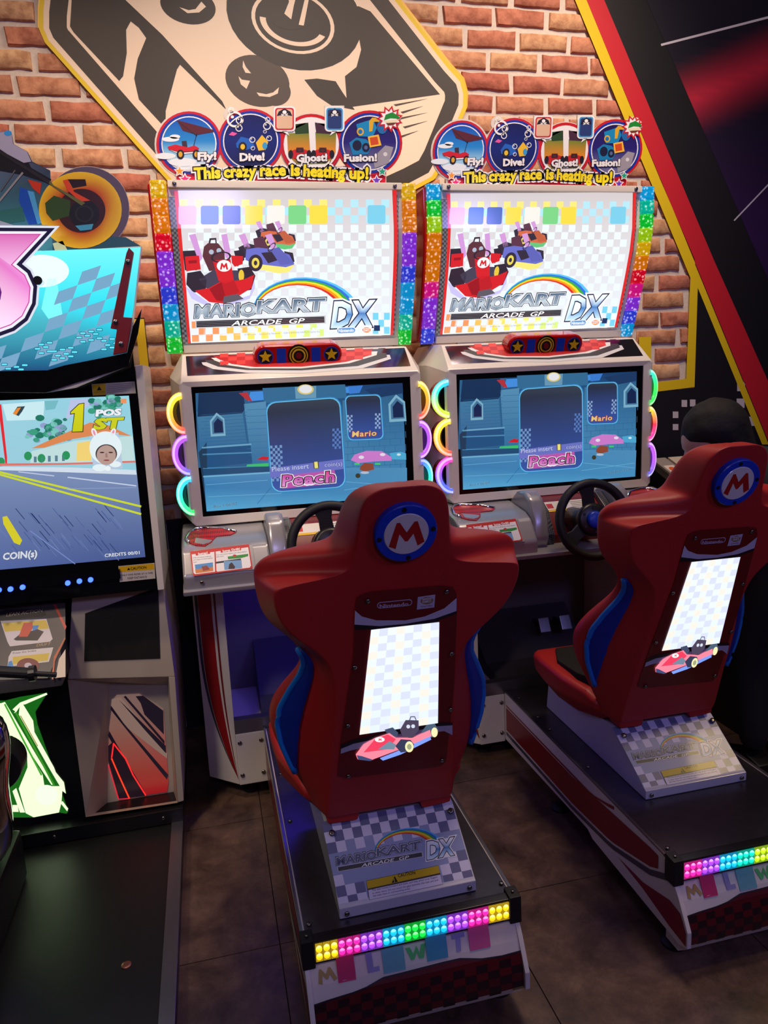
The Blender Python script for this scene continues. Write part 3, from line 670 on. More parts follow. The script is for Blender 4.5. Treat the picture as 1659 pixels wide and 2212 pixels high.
def topper(par, dx):
    b = MB(); S_ = YS(TY); sc = lambda x, y: S_.hit((300 + x / 2.6333, 220 + y / 2.6333))
    def disc(cx, cy, r, y0=TY, y1=TY + .006):
        p = [sc(cx + r * math.cos(t), cy + r * 1.0 * math.sin(t)) for t in (2 * math.pi * k / 40 for k in range(40))]; b.prism(p, 'y', y0, y1)
    for i, (cx, cy, r) in enumerate(((285, 240, 196), (635, 225, 190), (980, 245, 182), (1312, 235, 186), (1430, 95, 62), (525, 70, 44), (548, 105, 52), (735, 110, 34))): disc(cx, cy, r, TY + .0002 * i)
    b.prism([sc(*p) for p in ((195, 380), (1408, 360), (1408, 495), (212, 492))], 'y', TY + .002, TY + .008)
    for x0, y0, x1, y1 in ((765, 25, 890, 165), (1055, 22, 1168, 180)): b.prism([sc(*p) for p in ((x0, y0), (x1, y0), (x1, y1), (x0, y1))], 'y', TY - .001, TY + .005)
    b.obj('topper_board', M['white'], par, dx=dx)
    cv = Cv(YS(TY - .0008), src=(300, 220, 1659 / 630), base=.0008); RD = c(204, 22, 34); BL = c(20, 56, 170)
    cv.poly([(212, 395), (1405, 378), (1402, 490), (218, 487)], RD, 0)
    cs = [(285, 240, 'Fly'), (635, 225, 'Dive'), (980, 245, 'Ghost'), (1312, 235, 'Fusion')]
    for i, (cx, cy, n) in enumerate(cs):
        L = 1 + i
        cv.ell(cx, cy, 186 - (i == 2) * 10, 186 - (i == 2) * 10, RD, L); cv.ell(cx, cy, 172 - (i == 2) * 10, 172 - (i == 2) * 10, BL if i != 2 else RD, L + 4); cv.ell(cx, cy, 157, 157, WHT, L + 8)
    disk = lambda cx, cy, r, g, L: cv.ell(cx, cy, r, r, g, L, 48)
    disk(285, 240, 150, grad([(90, c(14, 80, 190)), (230, c(30, 140, 220)), (300, c(150, 210, 245)), (390, c(240, 248, 255))]), 13)
    disk(635, 225, 150, grad([(75, c(10, 20, 90)), (225, c(8, 34, 120)), (375, c(5, 14, 70))]), 13)
    disk(1312, 235, 150, grad([(85, c(30, 20, 90)), (235, c(40, 30, 120)), (385, c(120, 120, 170))]), 13)
    cv.poly([(842, 180), (1122, 170), (1118, 290), (1085, 352), (895, 358), (848, 300)], grad([(170, c(60, 130, 50)), (215, c(240, 170, 40)), (300, c(236, 140, 30)), (352, c(120, 130, 60))]), 13)
    cv.poly([(962, 110), (1000, 110), (1010, 350), (978, 350)], WHT, 15); cv.line([(845, 170), (965, 112)], 12, WHT, 14); cv.line([(1000, 110), (1125, 165)], 12, WHT, 14)
    cv.poly([(880, 130), (965, 120), (972, 180), (890, 185)], c(40, 70, 30), 14); cv.poly([(1000, 120), (1090, 130), (1100, 185), (1008, 180)], c(70, 40, 60), 14)
    for p in ((180, 215, 50, 14), (150, 310, 60, 18), (380, 320, 55, 20), (250, 345, 80, 24), (205, 200, 30, 12)): cv.ell(*p, c(236, 246, 255), 15, 20)
    cv.poly([(215, 105), (420, 160), (430, 172), (330, 190), (250, 165)], c(92, 30, 36), 16); cv.line([(330, 180), (305, 280)], 4, c(40, 40, 50), 17); cv.line([(230, 120), (330, 195)], 4, c(40, 40, 50), 17)
    def side_kart(x, y, s, body, L):
        cv.poly([(x + a * s, y + b2 * s) for a, b2 in [(-110, -8), (-60, -22), (20, -4), (60, -16), (90, 0), (80, 22), (-30, 30), (-100, 10)]], body, L)
        cv.poly([(x + a * s, y + b2 * s) for a, b2 in [(-104, 8), (-28, 26), (80, 18), (78, 30), (-30, 40)]], WHT, L)
        for a in (-28, 72): cv.ell(x + a * s, y + 40 * s, 24 * s, 30 * s, c(24, 22, 24), L + 1, 20); cv.ell(x + a * s, y + 40 * s, 13 * s, 18 * s, c(224, 170, 30), L + 2, 16)
        cv.poly([(x + a * s, y + b2 * s) for a, b2 in [(-16, -10), (-20, -44), (10, -46), (16, -6)]], c(60, 44, 50), L - 1)
    side_kart(262, 265, .9, c(208, 24, 30), 19)
    cv.poly([(552, 240), (580, 200), (640, 215), (660, 260), (600, 280), (556, 262)], c(30, 100, 200), 17); cv.ell(590, 258, 24, 28, c(30, 30, 40), 18, 20); cv.ell(590, 258, 13, 16, c(236, 200, 40), 19, 16)
    cv.poly([(665, 235), (700, 190), (735, 230), (720, 275), (680, 280)], c(240, 196, 40), 17); cv.ell(716, 252, 14, 20, c(60, 160, 220), 18, 16); cv.poly([(510, 190), (530, 172), (560, 182), (540, 196)], c(230, 90, 170), 16)
    for x, y, r in ((545, 102, 46), (524, 50, 17), (573, 108, 22), (569, 152, 20), (728, 140, 22), (732, 103, 15), (740, 210, 16), (645, 218, 17), (716, 172, 10), (648, 266, 12)): cv.ell(x, y, r, r, WHT, 20, 24, hole=.74); cv.ell(x - r * .3, y - r * .3, r * .2, r * .2, WHT, 20, 10)
    for cx in (915, 1045):
        cv.ell(cx, 300, 62, 30, c(206, 30, 26), 17, 24); cv.ell(cx - 52, 300, 14, 24, c(30, 24, 24), 18, 16); cv.ell(cx + 52, 300, 14, 24, c(30, 24, 24), 18, 16); cv.poly([(cx - 20, 262), (cx + 20, 262), (cx + 24, 290), (cx - 24, 290)], c(90, 40, 36), 18); cv.ell(cx, 278, 18, 12, c(30, 26, 28), 19, 16, hole=.7)
    for x0, x1, col, sk in ((765, 890, c(204, 40, 50), 0), (1056, 1168, c(70, 160, 220), 0)):
        cv.rr(x0, 28, x1, 172, 22, WHT, 20); cv.rr(x0 + 9, 37, x1 - 9, 163, 16, col, 21); cv.rr(x0 + 17, 45, x1 - 17, 155, 12, c(226, 190, 160) if x0 < 900 else c(40, 60, 120), 22)
        mx = (x0 + x1) / 2; cv.poly([(x0 + 18, 84), (x0 + 30, 58), (mx, 40), (x1 - 30, 58), (x1 - 18, 84), (mx, 76)], c(34, 26, 40), 23); cv.ell(mx, 62, 12, 11, WHT, 24, 16); cv.line([(mx - 18, 74), (mx + 18, 82)], 5, WHT, 24); cv.line([(mx + 18, 72), (mx - 18, 84)], 5, WHT, 24)
        cv.poly([(mx - 14, 168), (mx + 14, 168), (mx + (28 if x0 < 900 else -28), 196)], WHT, 20)
    # blue toy kart with gold number plate
    cv.poly([(1195, 235), (1235, 205), (1290, 215), (1330, 245), (1300, 300), (1215, 305)], c(24, 130, 190), 17); cv.poly([(1235, 130), (1330, 100), (1352, 150), (1330, 200), (1250, 200)], c(20, 140, 200), 18)
    cv.poly([(1308, 112), (1326, 92), (1372, 96), (1366, 116), (1334, 116), (1326, 170), (1308, 172)], c(226, 176, 40), 19); cv.ell(1382, 145, 30, 40, c(30, 110, 180), 18, 20); cv.ell(1258, 172, 20, 22, c(232, 180, 40), 19, 20); cv.ell(1258, 172, 12, 13, c(24, 120, 190), 20, 16)
    cv.ell(1240, 250, 26, 30, c(26, 30, 60), 18, 20); cv.ell(1290, 262, 22, 26, c(26, 30, 60), 18, 20); cv.ell(1290, 262, 10, 12, c(90, 110, 160), 19, 12); cv.poly([(1300, 200), (1362, 188), (1378, 250), (1312, 262)], c(250, 196, 60), 20); cv.text('1', (1328, 246), (1352, 242), 40, c(214, 80, 30), 21, bold=.04)
    cv.poly([(1330, 320), (1400, 250), (1446, 260), (1420, 350), (1340, 380)], c(160, 156, 170), 18); cv.ell(1400, 300, 12, 12, c(220, 220, 226), 19, 12)
    cv.star(1425, 100, 78, RD, 20, n=11, k=.66, rot=-80); cv.star(1425, 100, 60, WHT, 21, n=11, k=.66, rot=-80); cv.poly([(1392, 108), (1402, 76), (1440, 62), (1476, 84), (1480, 100), (1430, 96)], c(30, 140, 50), 22); cv.poly([(1390, 110), (1480, 102), (1462, 122), (1410, 126)], c(235, 226, 190), 22); cv.poly([(1404, 124), (1464, 120), (1446, 136), (1414, 138)], c(120, 60, 40), 22)
    for t, a, b_, h in (('Fly!', (338, 332), (438, 330), 42), ('Dive!', (576, 338), (712, 334), 42), ('Ghost!', (898, 342), (1068, 338), 40), ('Fusion!', (1168, 342), (1350, 338), 40)): cv.otext(t, a, b_, h, WHT, c(20, 16, 40), 24, bold=.05, ow=.05)
    base = [('This', (318, 443), (462, 434)), ('crazy', (486, 432), (664, 426)), ('race', (692, 424), (832, 420)), ('is', (866, 421), (912, 421)), ('heating', (936, 424), (1168, 436)), ('up!', (1198, 438), (1300, 440))]
    for t, a, b_ in base: cv.otext(t, a, b_, 64, c(250, 232, 20), c(26, 20, 30), 28, bold=.045, ow=.075, oc2=WHT, ow2=.17)
    for x, y, r, cc in ((232, 398, 26, c(250, 160, 30)), (262, 443, 28, c(226, 40, 120)), (1382, 400, 24, c(30, 170, 130)), (1350, 450, 26, c(110, 60, 190))): cv.star(x, y, r * 1.35, WHT, 29, k=.5); cv.star(x, y, r, cc, 30)
    cv.text('©Nintendo  Licensed by Nintendo    ©2014 BANDAI NAMCO Games Inc.', (660, 472), (1012, 474), 10, c(250, 190, 180), 28)
    cv.obj('topper_print', M['print'], par, dx=dx)
MONY = lambda z: 2.651
def game_screen(par, dx, tint=1.0):
    A = YS(lambda z: MONY(z) - .002)
    cv = Cv(A, src=(350, 720, 1659 / 610), base=.0006)
    T = lambda r, g, b: tuple(v * tint for v in c(r, g, b)[:3]) + (1,)
    X0, X1 = 200, 1428
    fr = [(196, 352), (1412, 292), (1440, 955), (262, 1046)]
    cv.poly(fr, grad([(292, T(16, 60, 112)), (620, T(60, 130, 178)), (800, T(64, 136, 190)), (1046, T(84, 168, 216))]), 0)
    def inr(x, y):   # keep points in the picture
        return x, y
    cv.poly([(490, 345), (1160, 312), (1160, 345), (500, 400)], T(70, 150, 236), 1)   # sky slots
    cv.poly([(196, 352), (520, 338), (505, 400), (600, 420), (600, 780), (212, 790)], T(44, 100, 146), 2)   # left keep
    cv.poly([(204, 462), (470, 440), (500, 660), (225, 700)], grad([(440, T(70, 130, 170)), (700, T(50, 110, 160))]), 3)
    cv.poly([(215, 352), (475, 340), (490, 440), (470, 470), (208, 490)], T(16, 50, 90), 4); cv.poly([(450, 350), (500, 346), (530, 400), (500, 395)], T(190, 50, 60), 5)
    cv.poly([(236, 672), (520, 650), (530, 760), (240, 792)], T(30, 84, 134), 5); cv.line([(238, 672), (522, 652)], 10, T(110, 170, 205), 6); cv.line([(240, 712), (525, 700)], 8, T(80, 146, 190), 6)
    cv.poly([(480, 415), (610, 400), (625, 780), (530, 780)], grad([(400, T(90, 150, 190)), (780, T(50, 116, 165))]), 4)
    cv.poly([(590, 322), (1075, 300), (1085, 380), (600, 410)], T(52, 112, 156), 3); cv.poly([(780, 315), (905, 308), (905, 380), (785, 385)], T(110, 160, 190), 4); cv.ell(843, 330, 48, 30, T(232, 210, 120), 5, 24); cv.ell(843, 328, 38, 24, T(245, 245, 250), 6, 24)
    cv.poly([(1060, 395), (1412, 330), (1436, 850), (1070, 840)], grad([(330, T(40, 96, 140)), (600, T(110, 176, 208)), (850, T(70, 140, 190))]), 3)
    cv.poly([(1190, 330), (1412, 292), (1416, 352), (1260, 380)], T(22, 58, 104), 5); cv.poly([(1092, 312), (1180, 306), (1160, 350), (1100, 356)], T(60, 130, 220), 4)
    for j in range(9):
        y = 470 + j * 38; cv.line([(1075, y + 12), (1415, y - 6)], 3, T(50, 110, 160), 5)
        for i in range(6): cv.line([(1090 + i * 62 + (j % 2) * 30, y + 12 - i * 4), (1092 + i * 62 + (j % 2) * 30, y + 48 - i * 4)], 3, T(50, 110, 160), 5)
        cv.line([(500, y - 20), (615, y - 26)], 3, T(56, 118, 166), 5)
    for i in range(10): cv.line([(230 + (i % 2) * 20, 480 + i * 20), (500, 462 + i * 20)], 2, T(44, 100, 150), 6)
    def win(x, y, s):
        P = lambda k: [(x + a * s * k, y + b * s * k) for a, b in [(-34, 52), (-38, -20), (-8, -58), (28, -30), (34, 48)]]
        cv.poly(P(1.28), T(132, 186, 212), 7); cv.poly(P(1.0), T(70, 120, 160), 8); cv.poly([(a + 3, b + 4) for a, b in P(.78)], T(12, 36, 80), 9)
    win(330, 540, 1.0); win(1385, 445, 1.15)
    cv.poly([(215, 700), (262, 640), (270, 1046), (262, 1046)], T(30, 60, 90), 6)
    # ground
    cv.poly([(240, 792), (1438, 790), (1440, 955), (262, 1046), (250, 900)], grad([(780, T(84, 150, 196)), (900, T(60, 130, 186)), (1046, T(90, 176, 222))]), 7)
    cv.poly([(240, 796), (640, 780), (640, 812), (244, 835)], T(30, 78, 120), 8); cv.line([(244, 842), (640, 818)], 8, T(120, 186, 220), 8); cv.line([(640, 905), (560, 1000)], 3, T(40, 110, 170), 8)
    for a in ((260, 890, 620, 862), (270, 960, 700, 940), (1060, 870, 1430, 900), (1070, 920, 1430, 870)): cv.line([(a[0], a[1]), (a[2], a[3])], 3, T(110, 184, 224), 8)
    cv.poly([(552, 742), (590, 722), (628, 726), (620, 745)], T(214, 30, 44), 9); cv.poly([(500, 770), (625, 762), (625, 782), (495, 782)], T(60, 200, 110), 8)
    # pink and blue toadstool-shaped stalls and a small far kart
    cv.poly([(1108, 745), (1130, 712), (1200, 690), (1290, 692), (1345, 725), (1348, 748), (1250, 752), (1150, 762)], T(214, 130, 214), 9); cv.ell(1170, 728, 16, 10, T(240, 230, 246), 10, 12); cv.ell(1295, 712, 16, 9, T(240, 230, 246), 10, 12)
    cv.poly([(1335, 705), (1400, 695), (1432, 705), (1434, 742), (1350, 740)], T(80, 176, 220), 8); cv.ell(1390, 712, 12, 7, T(220, 240, 250), 9, 12)
    cv.poly([(1165, 780), (1190, 760), (1240, 765), (1245, 800), (1190, 812), (1160, 800)], T(150, 74, 50), 10); cv.ell(1150, 836, 15, 14, T(60, 60, 40), 10, 12); cv.ell(1190, 818, 26, 8, T(190, 200, 220), 11, 12); cv.rect(1130, 762, 1160, 772, T(60, 220, 100), 9); cv.rect(1250, 762, 1282, 772, T(60, 220, 100), 9)
    # player cards
    def card(x0, y0, x1, y1, r, sl, pad, L):
        cv.rr(x0 - pad * 2, y0 - pad * 2, x1 + pad * 2, y1 + pad * 2, r + pad, T(50, 140, 210), L, slope=sl, sk=.07); cv.rr(x0 - pad, y0 - pad, x1 + pad, y1 + pad, r, T(110, 200, 240), L + 1, slope=sl, sk=.07)
        cv.rr(x0, y0, x1, y1, r, grad([(y0 - 40, T(60, 70, 86)), (y0 + (y1 - y0) * .28, T(14, 24, 60)), (y0 + (y1 - y0) * .32, T(20, 60, 150)), (y1, T(60, 90, 170))]), L + 2, slope=sl, sk=.07)
    card(614, 412, 1038, 930, 54, -.075, 5, 12); card(1078, 372, 1278, 625, 28, -.04, 4, 12)
    cv.checker(634, 660, 704, 870, 5, 13, T(120, 160, 210), 15, slope=-.06, sk=.05); cv.checker(1000, 560, 1050, 680, 4, 8, T(90, 130, 200), 15, slope=-.06); cv.checker(1086, 480, 1118, 580, 3, 8, T(150, 180, 220), 15); cv.checker(1250, 470, 1282, 560, 3, 7, T(150, 180, 220), 15)
    cv.poly([(632, 792), (1062, 738), (1066, 796), (636, 850)], T(112, 120, 206), 16)
    cv.otext('Please insert', (646, 812), (862, 792), 28, T(200, 210, 250), T(60, 60, 140), 18, bold=.01, ow=.02); cv.otext('1', (896, 792), (916, 790), 38, T(246, 240, 130), T(90, 60, 30), 18, bold=.0, ow=.025); cv.otext('coin(s)', (955, 784), (1058, 776), 24, T(200, 210, 250), T(60, 60, 140), 18, bold=.0, ow=.03)
    cv.poly([(690, 832), (1012, 800), (1024, 880), (706, 912)], T(200, 90, 180), 16)
    cv.otext('Peach', (708, 896), (1012, 870), 62, grad([(800, T(245, 60, 130)), (850, T(210, 90, 190)), (910, T(250, 180, 230))]), T(30, 16, 40), 18, bold=.03, ow=.045, oc2=T(250, 250, 255), ow2=.09, shear=.1, sp=1.12)
    cv.otext('Mario', (1116, 608), (1258, 600), 32, T(240, 210, 130), T(170, 20, 40), 18, bold=.02, ow=.05, shear=.1, sp=1.1)
    cv.otext('Rev.1.06/07', (306, 1024), (442, 1006), 15, T(40, 70, 110), T(170, 220, 240), 18, bold=.0, ow=.02); cv.otext('CREDITS 00/01', (1255, 938), (1405, 916), 13, T(40, 70, 110), T(150, 210, 235), 18, bold=.0, ow=.02)
    cv.obj('game_screen', M['screen'], par, dx=dx, label='lit screen showing a blue stone castle course with two driver cards')

def cabinet(dx, label, left, right, rings, foot_light, slide):
    D = (dx, 0, 0); P = thing('racing_cabinet', label, 'arcade machine', (LOC[0] + dx, LOC[1], 0), 'twin kart racing cabinets')
    # marquee box, rails, rainbow lamps
    zs = [1.665, 1.78, 1.90, 1.98, 2.06, 2.205]
    pr = [(mprof(z) + .012, z) for z in zs] + [(2.94, 2.205), (2.98, 1.665)]
    MB().prism(pr, 'x', -.118, .808).obj('marquee_box', M['redgloss'], P, bev=.006, dx=D)
    for (x0, x1, z0, z1, n) in ((-.052, .752, 1.655, 1.682, 'sign_rail'), (-.052, .752, 2.188, 2.212, 'sign_rail')):
        b = MB(); b.prism([(mprof(z0) - .016, z0), (mprof(z1) - .014, z1), (mprof(z1) + .02, z1), (mprof(z0) + .02, z0)], 'x', x0, x1); b.obj(n, M['white'], P, bev=.003, dx=D)
    screws([(-.03, mprof(2.2) - .015, 2.2), (.725, mprof(2.2) - .015, 2.2)], P, D, .007)
    b = MB(); b.prism([(mprof(z) + .001, z) for z in zs] + [(mprof(z) + .014, z) for z in zs[::-1]], 'x', -.052, .752); b.obj('light_box', M['white'], P, dx=D)
    marquee_art(P, D); topper(P, D)
    for x0, x1, seq in ((-.110, -.056, left), (.752, .806, right)):
        n = len(seq); z0, z1 = 1.655, 2.21
        for i, k in enumerate(seq):
            a = z1 - (z1 - z0) * i / n; b_ = z1 - (z1 - z0) * (i + 1) / n
            lens_block(x0, x1, b_ + .0015, a, mprof, GL[k], P, D, 2, 3)
    for x in (.04, .61): MB().box(x, x + .11, 2.84, 2.86, 1.60, 1.665).obj('bracket', M['silver'], P, bev=.002, dx=D); screws([(x + .02, 2.84, 1.635), (x + .09, 2.84, 1.635)], P, D, .006); MB().box(x + .02, x + .09, 2.86, 2.92, 1.55, 1.68).obj('bracket_post', M['dgrey'], P, dx=D)
    # monitor housing: frame, sloping top, chamfered sides
    def r8(x0, x1, z0, z1, y, cb=.02, ct=.02, sl=0): return [(x0 + cb, y, z0), (x1 - cb, y, z0), (x1, y, z0 + cb * 1.1), (x1, y, z1 - ct * 1.6), (x1 - ct, y, z1), (x0 + ct, y, z1), (x0, y, z1 - ct * 1.6), (x0, y, z0 + cb * 1.1)]
    b = MB(); b.loft([r8(-.036, .741, 1.082, 1.534, 2.70, .001, .001), r8(-.036, .741, 1.082, 1.534, 2.648, .001, .001), r8(-.068, .774, 1.052, 1.552, 2.645, .010, .006), r8(-.075, .780, 1.050, 1.557, 2.648, .014, .008), r8(-.105, .806, 1.048, 1.645, 2.75, .03, .048), r8(-.108, .809, 1.052, 1.65, 2.80, .03, .048), r8(-.108, .809, 1.052, 1.65, 3.06, .03, .048)])
    b.obj('monitor_housing', M['white'], P, bev=.004, dx=D, seg=3)
    shelf = YS(lin([(1.553, 2.6455), (1.645, 2.75)]))
    MB().prism([(2.650, 1.558), (2.742, 1.641), (2.747, 1.638), (2.66, 1.556)], 'x', -.045, .750).obj('top_plate', M['darkmirror'], P, dx=D)
    cv = Cv(YS(lin([(1.553, 2.6435), (1.645, 2.748)])), src=(350, 720, 1659 / 610), base=.0008)
    cv.poly([(215, 137), (1325, 84), (1345, 150), (1180, 205), (820, 235), (500, 232), (300, 210), (240, 185)], c(214, 214, 218), 0)
    cv.poly([(232, 137), (1310, 86), (1322, 140), (1150, 192), (820, 218), (500, 216), (330, 196), (262, 170)], c(60, 60, 66), 1)
    cv.poly([(276, 135), (1270, 88), (1260, 128), (1100, 176), (820, 206), (520, 206), (380, 186), (310, 160)], c(232, 228, 228), 2)
    cv.poly([(300, 134), (1240, 90), (1220, 130), (1080, 168), (820, 196), (540, 198), (410, 180), (340, 155)], c(190, 22, 30), 3)
    cv.checker(340, 120, 1230, 186, 18, 3, c(226, 60, 56), 4, slope=-.04)
    cv.obj('top_decal', M['print'], P, dx=D)
    MB().box(-.040, .745, 2.652, 2.69, 1.079, 1.537).obj('bezel', M['glassblack'], P, dx=D)
    game_screen(P, D)
    for (cx, cz, s), q in zip([(-.070, 1.447, -1), (-.066, 1.303, -1), (-.064, 1.160, -1), (.769, 1.447, 1), (.769, 1.303, 1), (.769, 1.160, 1)], rings): ring_lamp(cx, cz, s, q, 2.652, P, D)
    # speaker bar under the sign
    b = MB(); cz, cy = 1.640, 2.735; b_pts = []
    for s in (-1, 1):
        for k in range(13):
            t = math.radians(-90 + 15 * k) if s > 0 else math.radians(90 + 15 * k); b_pts.append((.345 + s * .118 + .040 * math.cos(t), cz + .040 * math.sin(t)))
    b.prism(b_pts, 'y', cy - .045, cy + .02); b.rot(.30, 'X', (0, cy, cz)); b.obj('speaker_bar', M['redgloss'], P, bev=.012, dx=D, seg=3)
    def face(name, parts, mat):
        bb = MB()
        for q in parts: bb.prism(q[0], 'y', cy - .045 - q[1], cy - .045 + .004)
        bb.rot(.30, 'X', (0, cy, cz)); return bb.obj(name, mat, P, dx=D)
    circ = lambda x, r, n=28: [(x + r * math.cos(2 * math.pi * k / n), cz + r * math.sin(2 * math.pi * k / n)) for k in range(n)]
    rect = lambda a, b2, h: [(a, cz - h), (b2, cz - h), (b2, cz + h), (a, cz + h)]
    for s in (-1, 1):
        x = .345 + s * .118
        face('star_badge', [(circ(x, .028), .001)], M['blue']); face('star_badge', [(circ(x, .024), .0016)], M['black']); face('star', [(star_pts(x, cz, .023), .003)], M['yellow'])
        face('speaker_panel', [(rect(*sorted((.345 + s * .045, .345 + s * .078)), .027), .001)], M['blue'])
    for r, m, h, n in ((.033, 'yellow', .0015, 'speaker_ring'), (.029, 'black', .002, 'speaker_ring'), (.0245, 'yellow', .003, 'speaker_ring'), (.019, 'black', .0035, 'speaker_cone'), (.011, 'redmatt', .006, 'speaker_cap')): face(n, [(circ(.345, r), h)], M[m])
    face('speaker_ring', [(circ(.345, .040), .0008)], M['black'])
    # dashboard
    pod = [(2.43, .868), (2.402, .885), (2.40, .935), (2.455, 1.005), (2.50, 1.024), (2.66, 1.045), (2.75, 1.045), (2.75, .868)]
    for x0, x1 in ((-.112, .172), (.580, .808)): MB().prism(pod, 'x', x0, x1).obj('dash_pod', M['silver'], P, bev=.010, dx=D, seg=3)
    MB().prism([(2.39, .872), (2.385, .888), (2.45, .90), (2.75, .90), (2.75, .872)], 'x', -.116, .812).obj('dash_lip', M['silver'], P, bev=.005, dx=D)
    for s, xa, xb in ((1, .172, .232), (-1, .520, .580)):
        MB().prism([(2.455, .885), (2.43, .93), (2.44, 1.0), (2.485, 1.075), (2.53, 1.096), (2.60, 1.085), (2.66, 1.045), (2.70, .885)], 'x', xa, xb).obj('dash_fin', M['silver'], P, bev=.016, dx=D, seg=3)
    for xa, xb in ((.232, .262), (.490, .520)): MB().prism([(2.46, .885), (2.45, .94), (2.50, 1.02), (2.57, 1.062), (2.66, 1.055), (2.70, .885)], 'x', xa, xb).obj('carbon_strip', M['carbon'], P, bev=.004, dx=D)
    MB().prism([(2.475, .885), (2.47, .93), (2.515, 1.005), (2.575, 1.045), (2.66, 1.05), (2.70, .885)], 'x', .262, .490).obj('dash_centre', M['redmatt'], P, bev=.006, dx=D)
    cv = Cv(YS(lin([(1.005, 2.513), (1.045, 2.573)])), src=None, base=.001)
    cv.rect(.268, 1.010, .47, 1.040, c(236, 230, 226), 0); cv.rect(.268, 1.010, .36, 1.016, c(240, 190, 30), 1); cv.rect(.275, 1.020, .30, 1.034, c(200, 40, 50), 1)
    for k in range(5): cv.rect(.375, 1.014 + k * .005, .45, 1.0155 + k * .005, c(120, 120, 120), 1)
    cv.obj('caution_label', M['print'], P, dx=D)
    # red speaker grilles and label plates
    gr = lin([(1.020, 2.495), (1.05, 2.66)])
    gp = [(402, 1166), (410, 1152), (422, 1145), (440, 1142), (480, 1143), (510, 1151), (498, 1157), (468, 1160), (458, 1171), (443, 1181), (425, 1180), (408, 1174)]
    for s in (1, -1):
        pf = lin([(1.005, 2.455), (1.024, 2.50), (1.045, 2.66)])
        pts = [YS(pf).hit(q) for q in gp]; pts = pts if s == 1 else [(.697 - q[0], q[1]) for q in pts]
        b = MB(); lo = [b.bm.verts.new((x, pf(z), z - .004)) for x, z in pts]; hi = [b.bm.verts.new((x, pf(z) - .001, z + .003)) for x, z in pts]; n = len(pts)
        b.bm.faces.new(hi); b.bm.faces.new(lo[::-1])
        for i in range(n): b.bm.faces.new([lo[i], lo[(i + 1) % n], hi[(i + 1) % n], hi[i]])
        b.obj('speaker_grille', M['grille'], P, dx=D)
        MB().tube([(x, pf(z), z + .004) for x, z in [pts[-1]] + pts[:6]], .0055, 8).obj('grille_trim', M['chrome'], P, dx=D, smooth=True)
    cv = Cv(YS(lin([(.935, 2.398), (1.005, 2.453)])), src=(380, 1100, 1142 / 320), base=.006)
    MB().prism([(2.397, .938), (2.452, 1.008), (2.456, 1.005), (2.401, .934)], 'x', -.075, .118).obj('label_plate', M['silver'], P, dx=D)
    cv.poly([(108, 322), (562, 266), (590, 452), (132, 512)], c(205, 30, 38), 0)
    cv.poly([(122, 345), (296, 325), (302, 478), (150, 497), (136, 488)], WHT, 1); cv.poly([(306, 323), (556, 290), (578, 432), (568, 446), (318, 478), (312, 470)], WHT, 1)
    for q, t, a, b2 in (([(150, 332), (262, 318), (264, 340), (154, 354)], 'Jump!', (170, 350), (244, 340)), ([(342, 308), (500, 290), (502, 312), (346, 332)], 'Jump Drift!', (358, 328), (492, 310))): cv.poly(q, c(205, 30, 38), 2); cv.text(t, a, b2, 17, WHT, 3, bold=.04)
    for k, (t, a, b2) in enumerate((('Drift and release handbrake', (134, 376), (272, 362)), ('and rotate on wheel stabilize', (134, 392), (284, 376)), ('boost!', (136, 410), (160, 407)), ('Turn over control stabilize your wheel stabilizer', (310, 354), (548, 326)), ('steer here!', (312, 368), (368, 362)))): cv.text(t, a, b2, 9, c(60, 56, 60), 2)
    cv.poly([(146, 424), (284, 406), (288, 472), (154, 490)], c(70, 150, 220), 2); cv.poly([(148, 460), (286, 440), (288, 472), (154, 490)], c(214, 130, 70), 3); cv.poly([(196, 436), (240, 430), (262, 460), (210, 472)], c(150, 60, 60), 4)
    cv.poly([(398, 362), (556, 340), (556, 358), (506, 372), (402, 382)], c(40, 150, 60), 2); cv.poly([(306, 402), (500, 376), (502, 390), (308, 416)], c(34, 34, 60), 2); cv.poly([(368, 396), (504, 388), (510, 450), (374, 464)], c(120, 170, 220), 3); cv.poly([(410, 420), (430, 405), (456, 440), (450, 456), (405, 456)], c(60, 40, 50), 4); cv.ell(452, 354, 14, 9, c(210, 40, 60), 4, 14)
    cv.obj('instruction_label', M['print'], P, dx=D)
    MB().box(.62, .72, 2.47, 2.52, 1.022, 1.030).rot(.2, 'X', (0, 2.5, 1.025)).obj('coin_plate', M['steel'], P, bev=.002, dx=D)
    screws([(.635, 2.485, 1.028), (.705, 2.485, 1.028)], P, D, .005, (0, -.3, 1)); screws([(-.055, 2.399, .912), (.02 + .7, 2.399, .912)], P, D, .006)
    # steering wheel
    C0 = Vector((.37, 2.365, 1.0)); ax = Vector((0, -1, .22)).normalized(); upw = Vector((1, 0, 0)).cross(ax) * -1; upw = upw if upw.z > 0 else -upw
    MB().cyl(C0 - ax * .02, C0 - ax * .16, .032, 20, .055).obj('steering_column', M['black'], P, dx=D, smooth=True)
    b = MB(); b.torus(C0, ax, .132, .0165, 56, 12); wheel = b.obj('steering_wheel', M['rubber'], P, dx=D, smooth=True)
    for a in (98, 214, 326):
        t = math.radians(a); d = Vector((math.cos(t), 0, 0)) + upw * math.sin(t); q = d.cross(ax).normalized(); b = MB()
        rings_ = []
        for r, w, o in ((.02, .030, -.015), (.05, .024, -.01), (.09, .022, -.002), (.126, .033, .004)):
            p = C0 + d * r + ax * o; rings_.append([p + q * w + ax * .006, p - q * w + ax * .006, p - q * w - ax * .008, p + q * w - ax * .008])
        b.loft(rings_).obj('spoke', M['rubber'], wheel, bev=.003, dx=D)
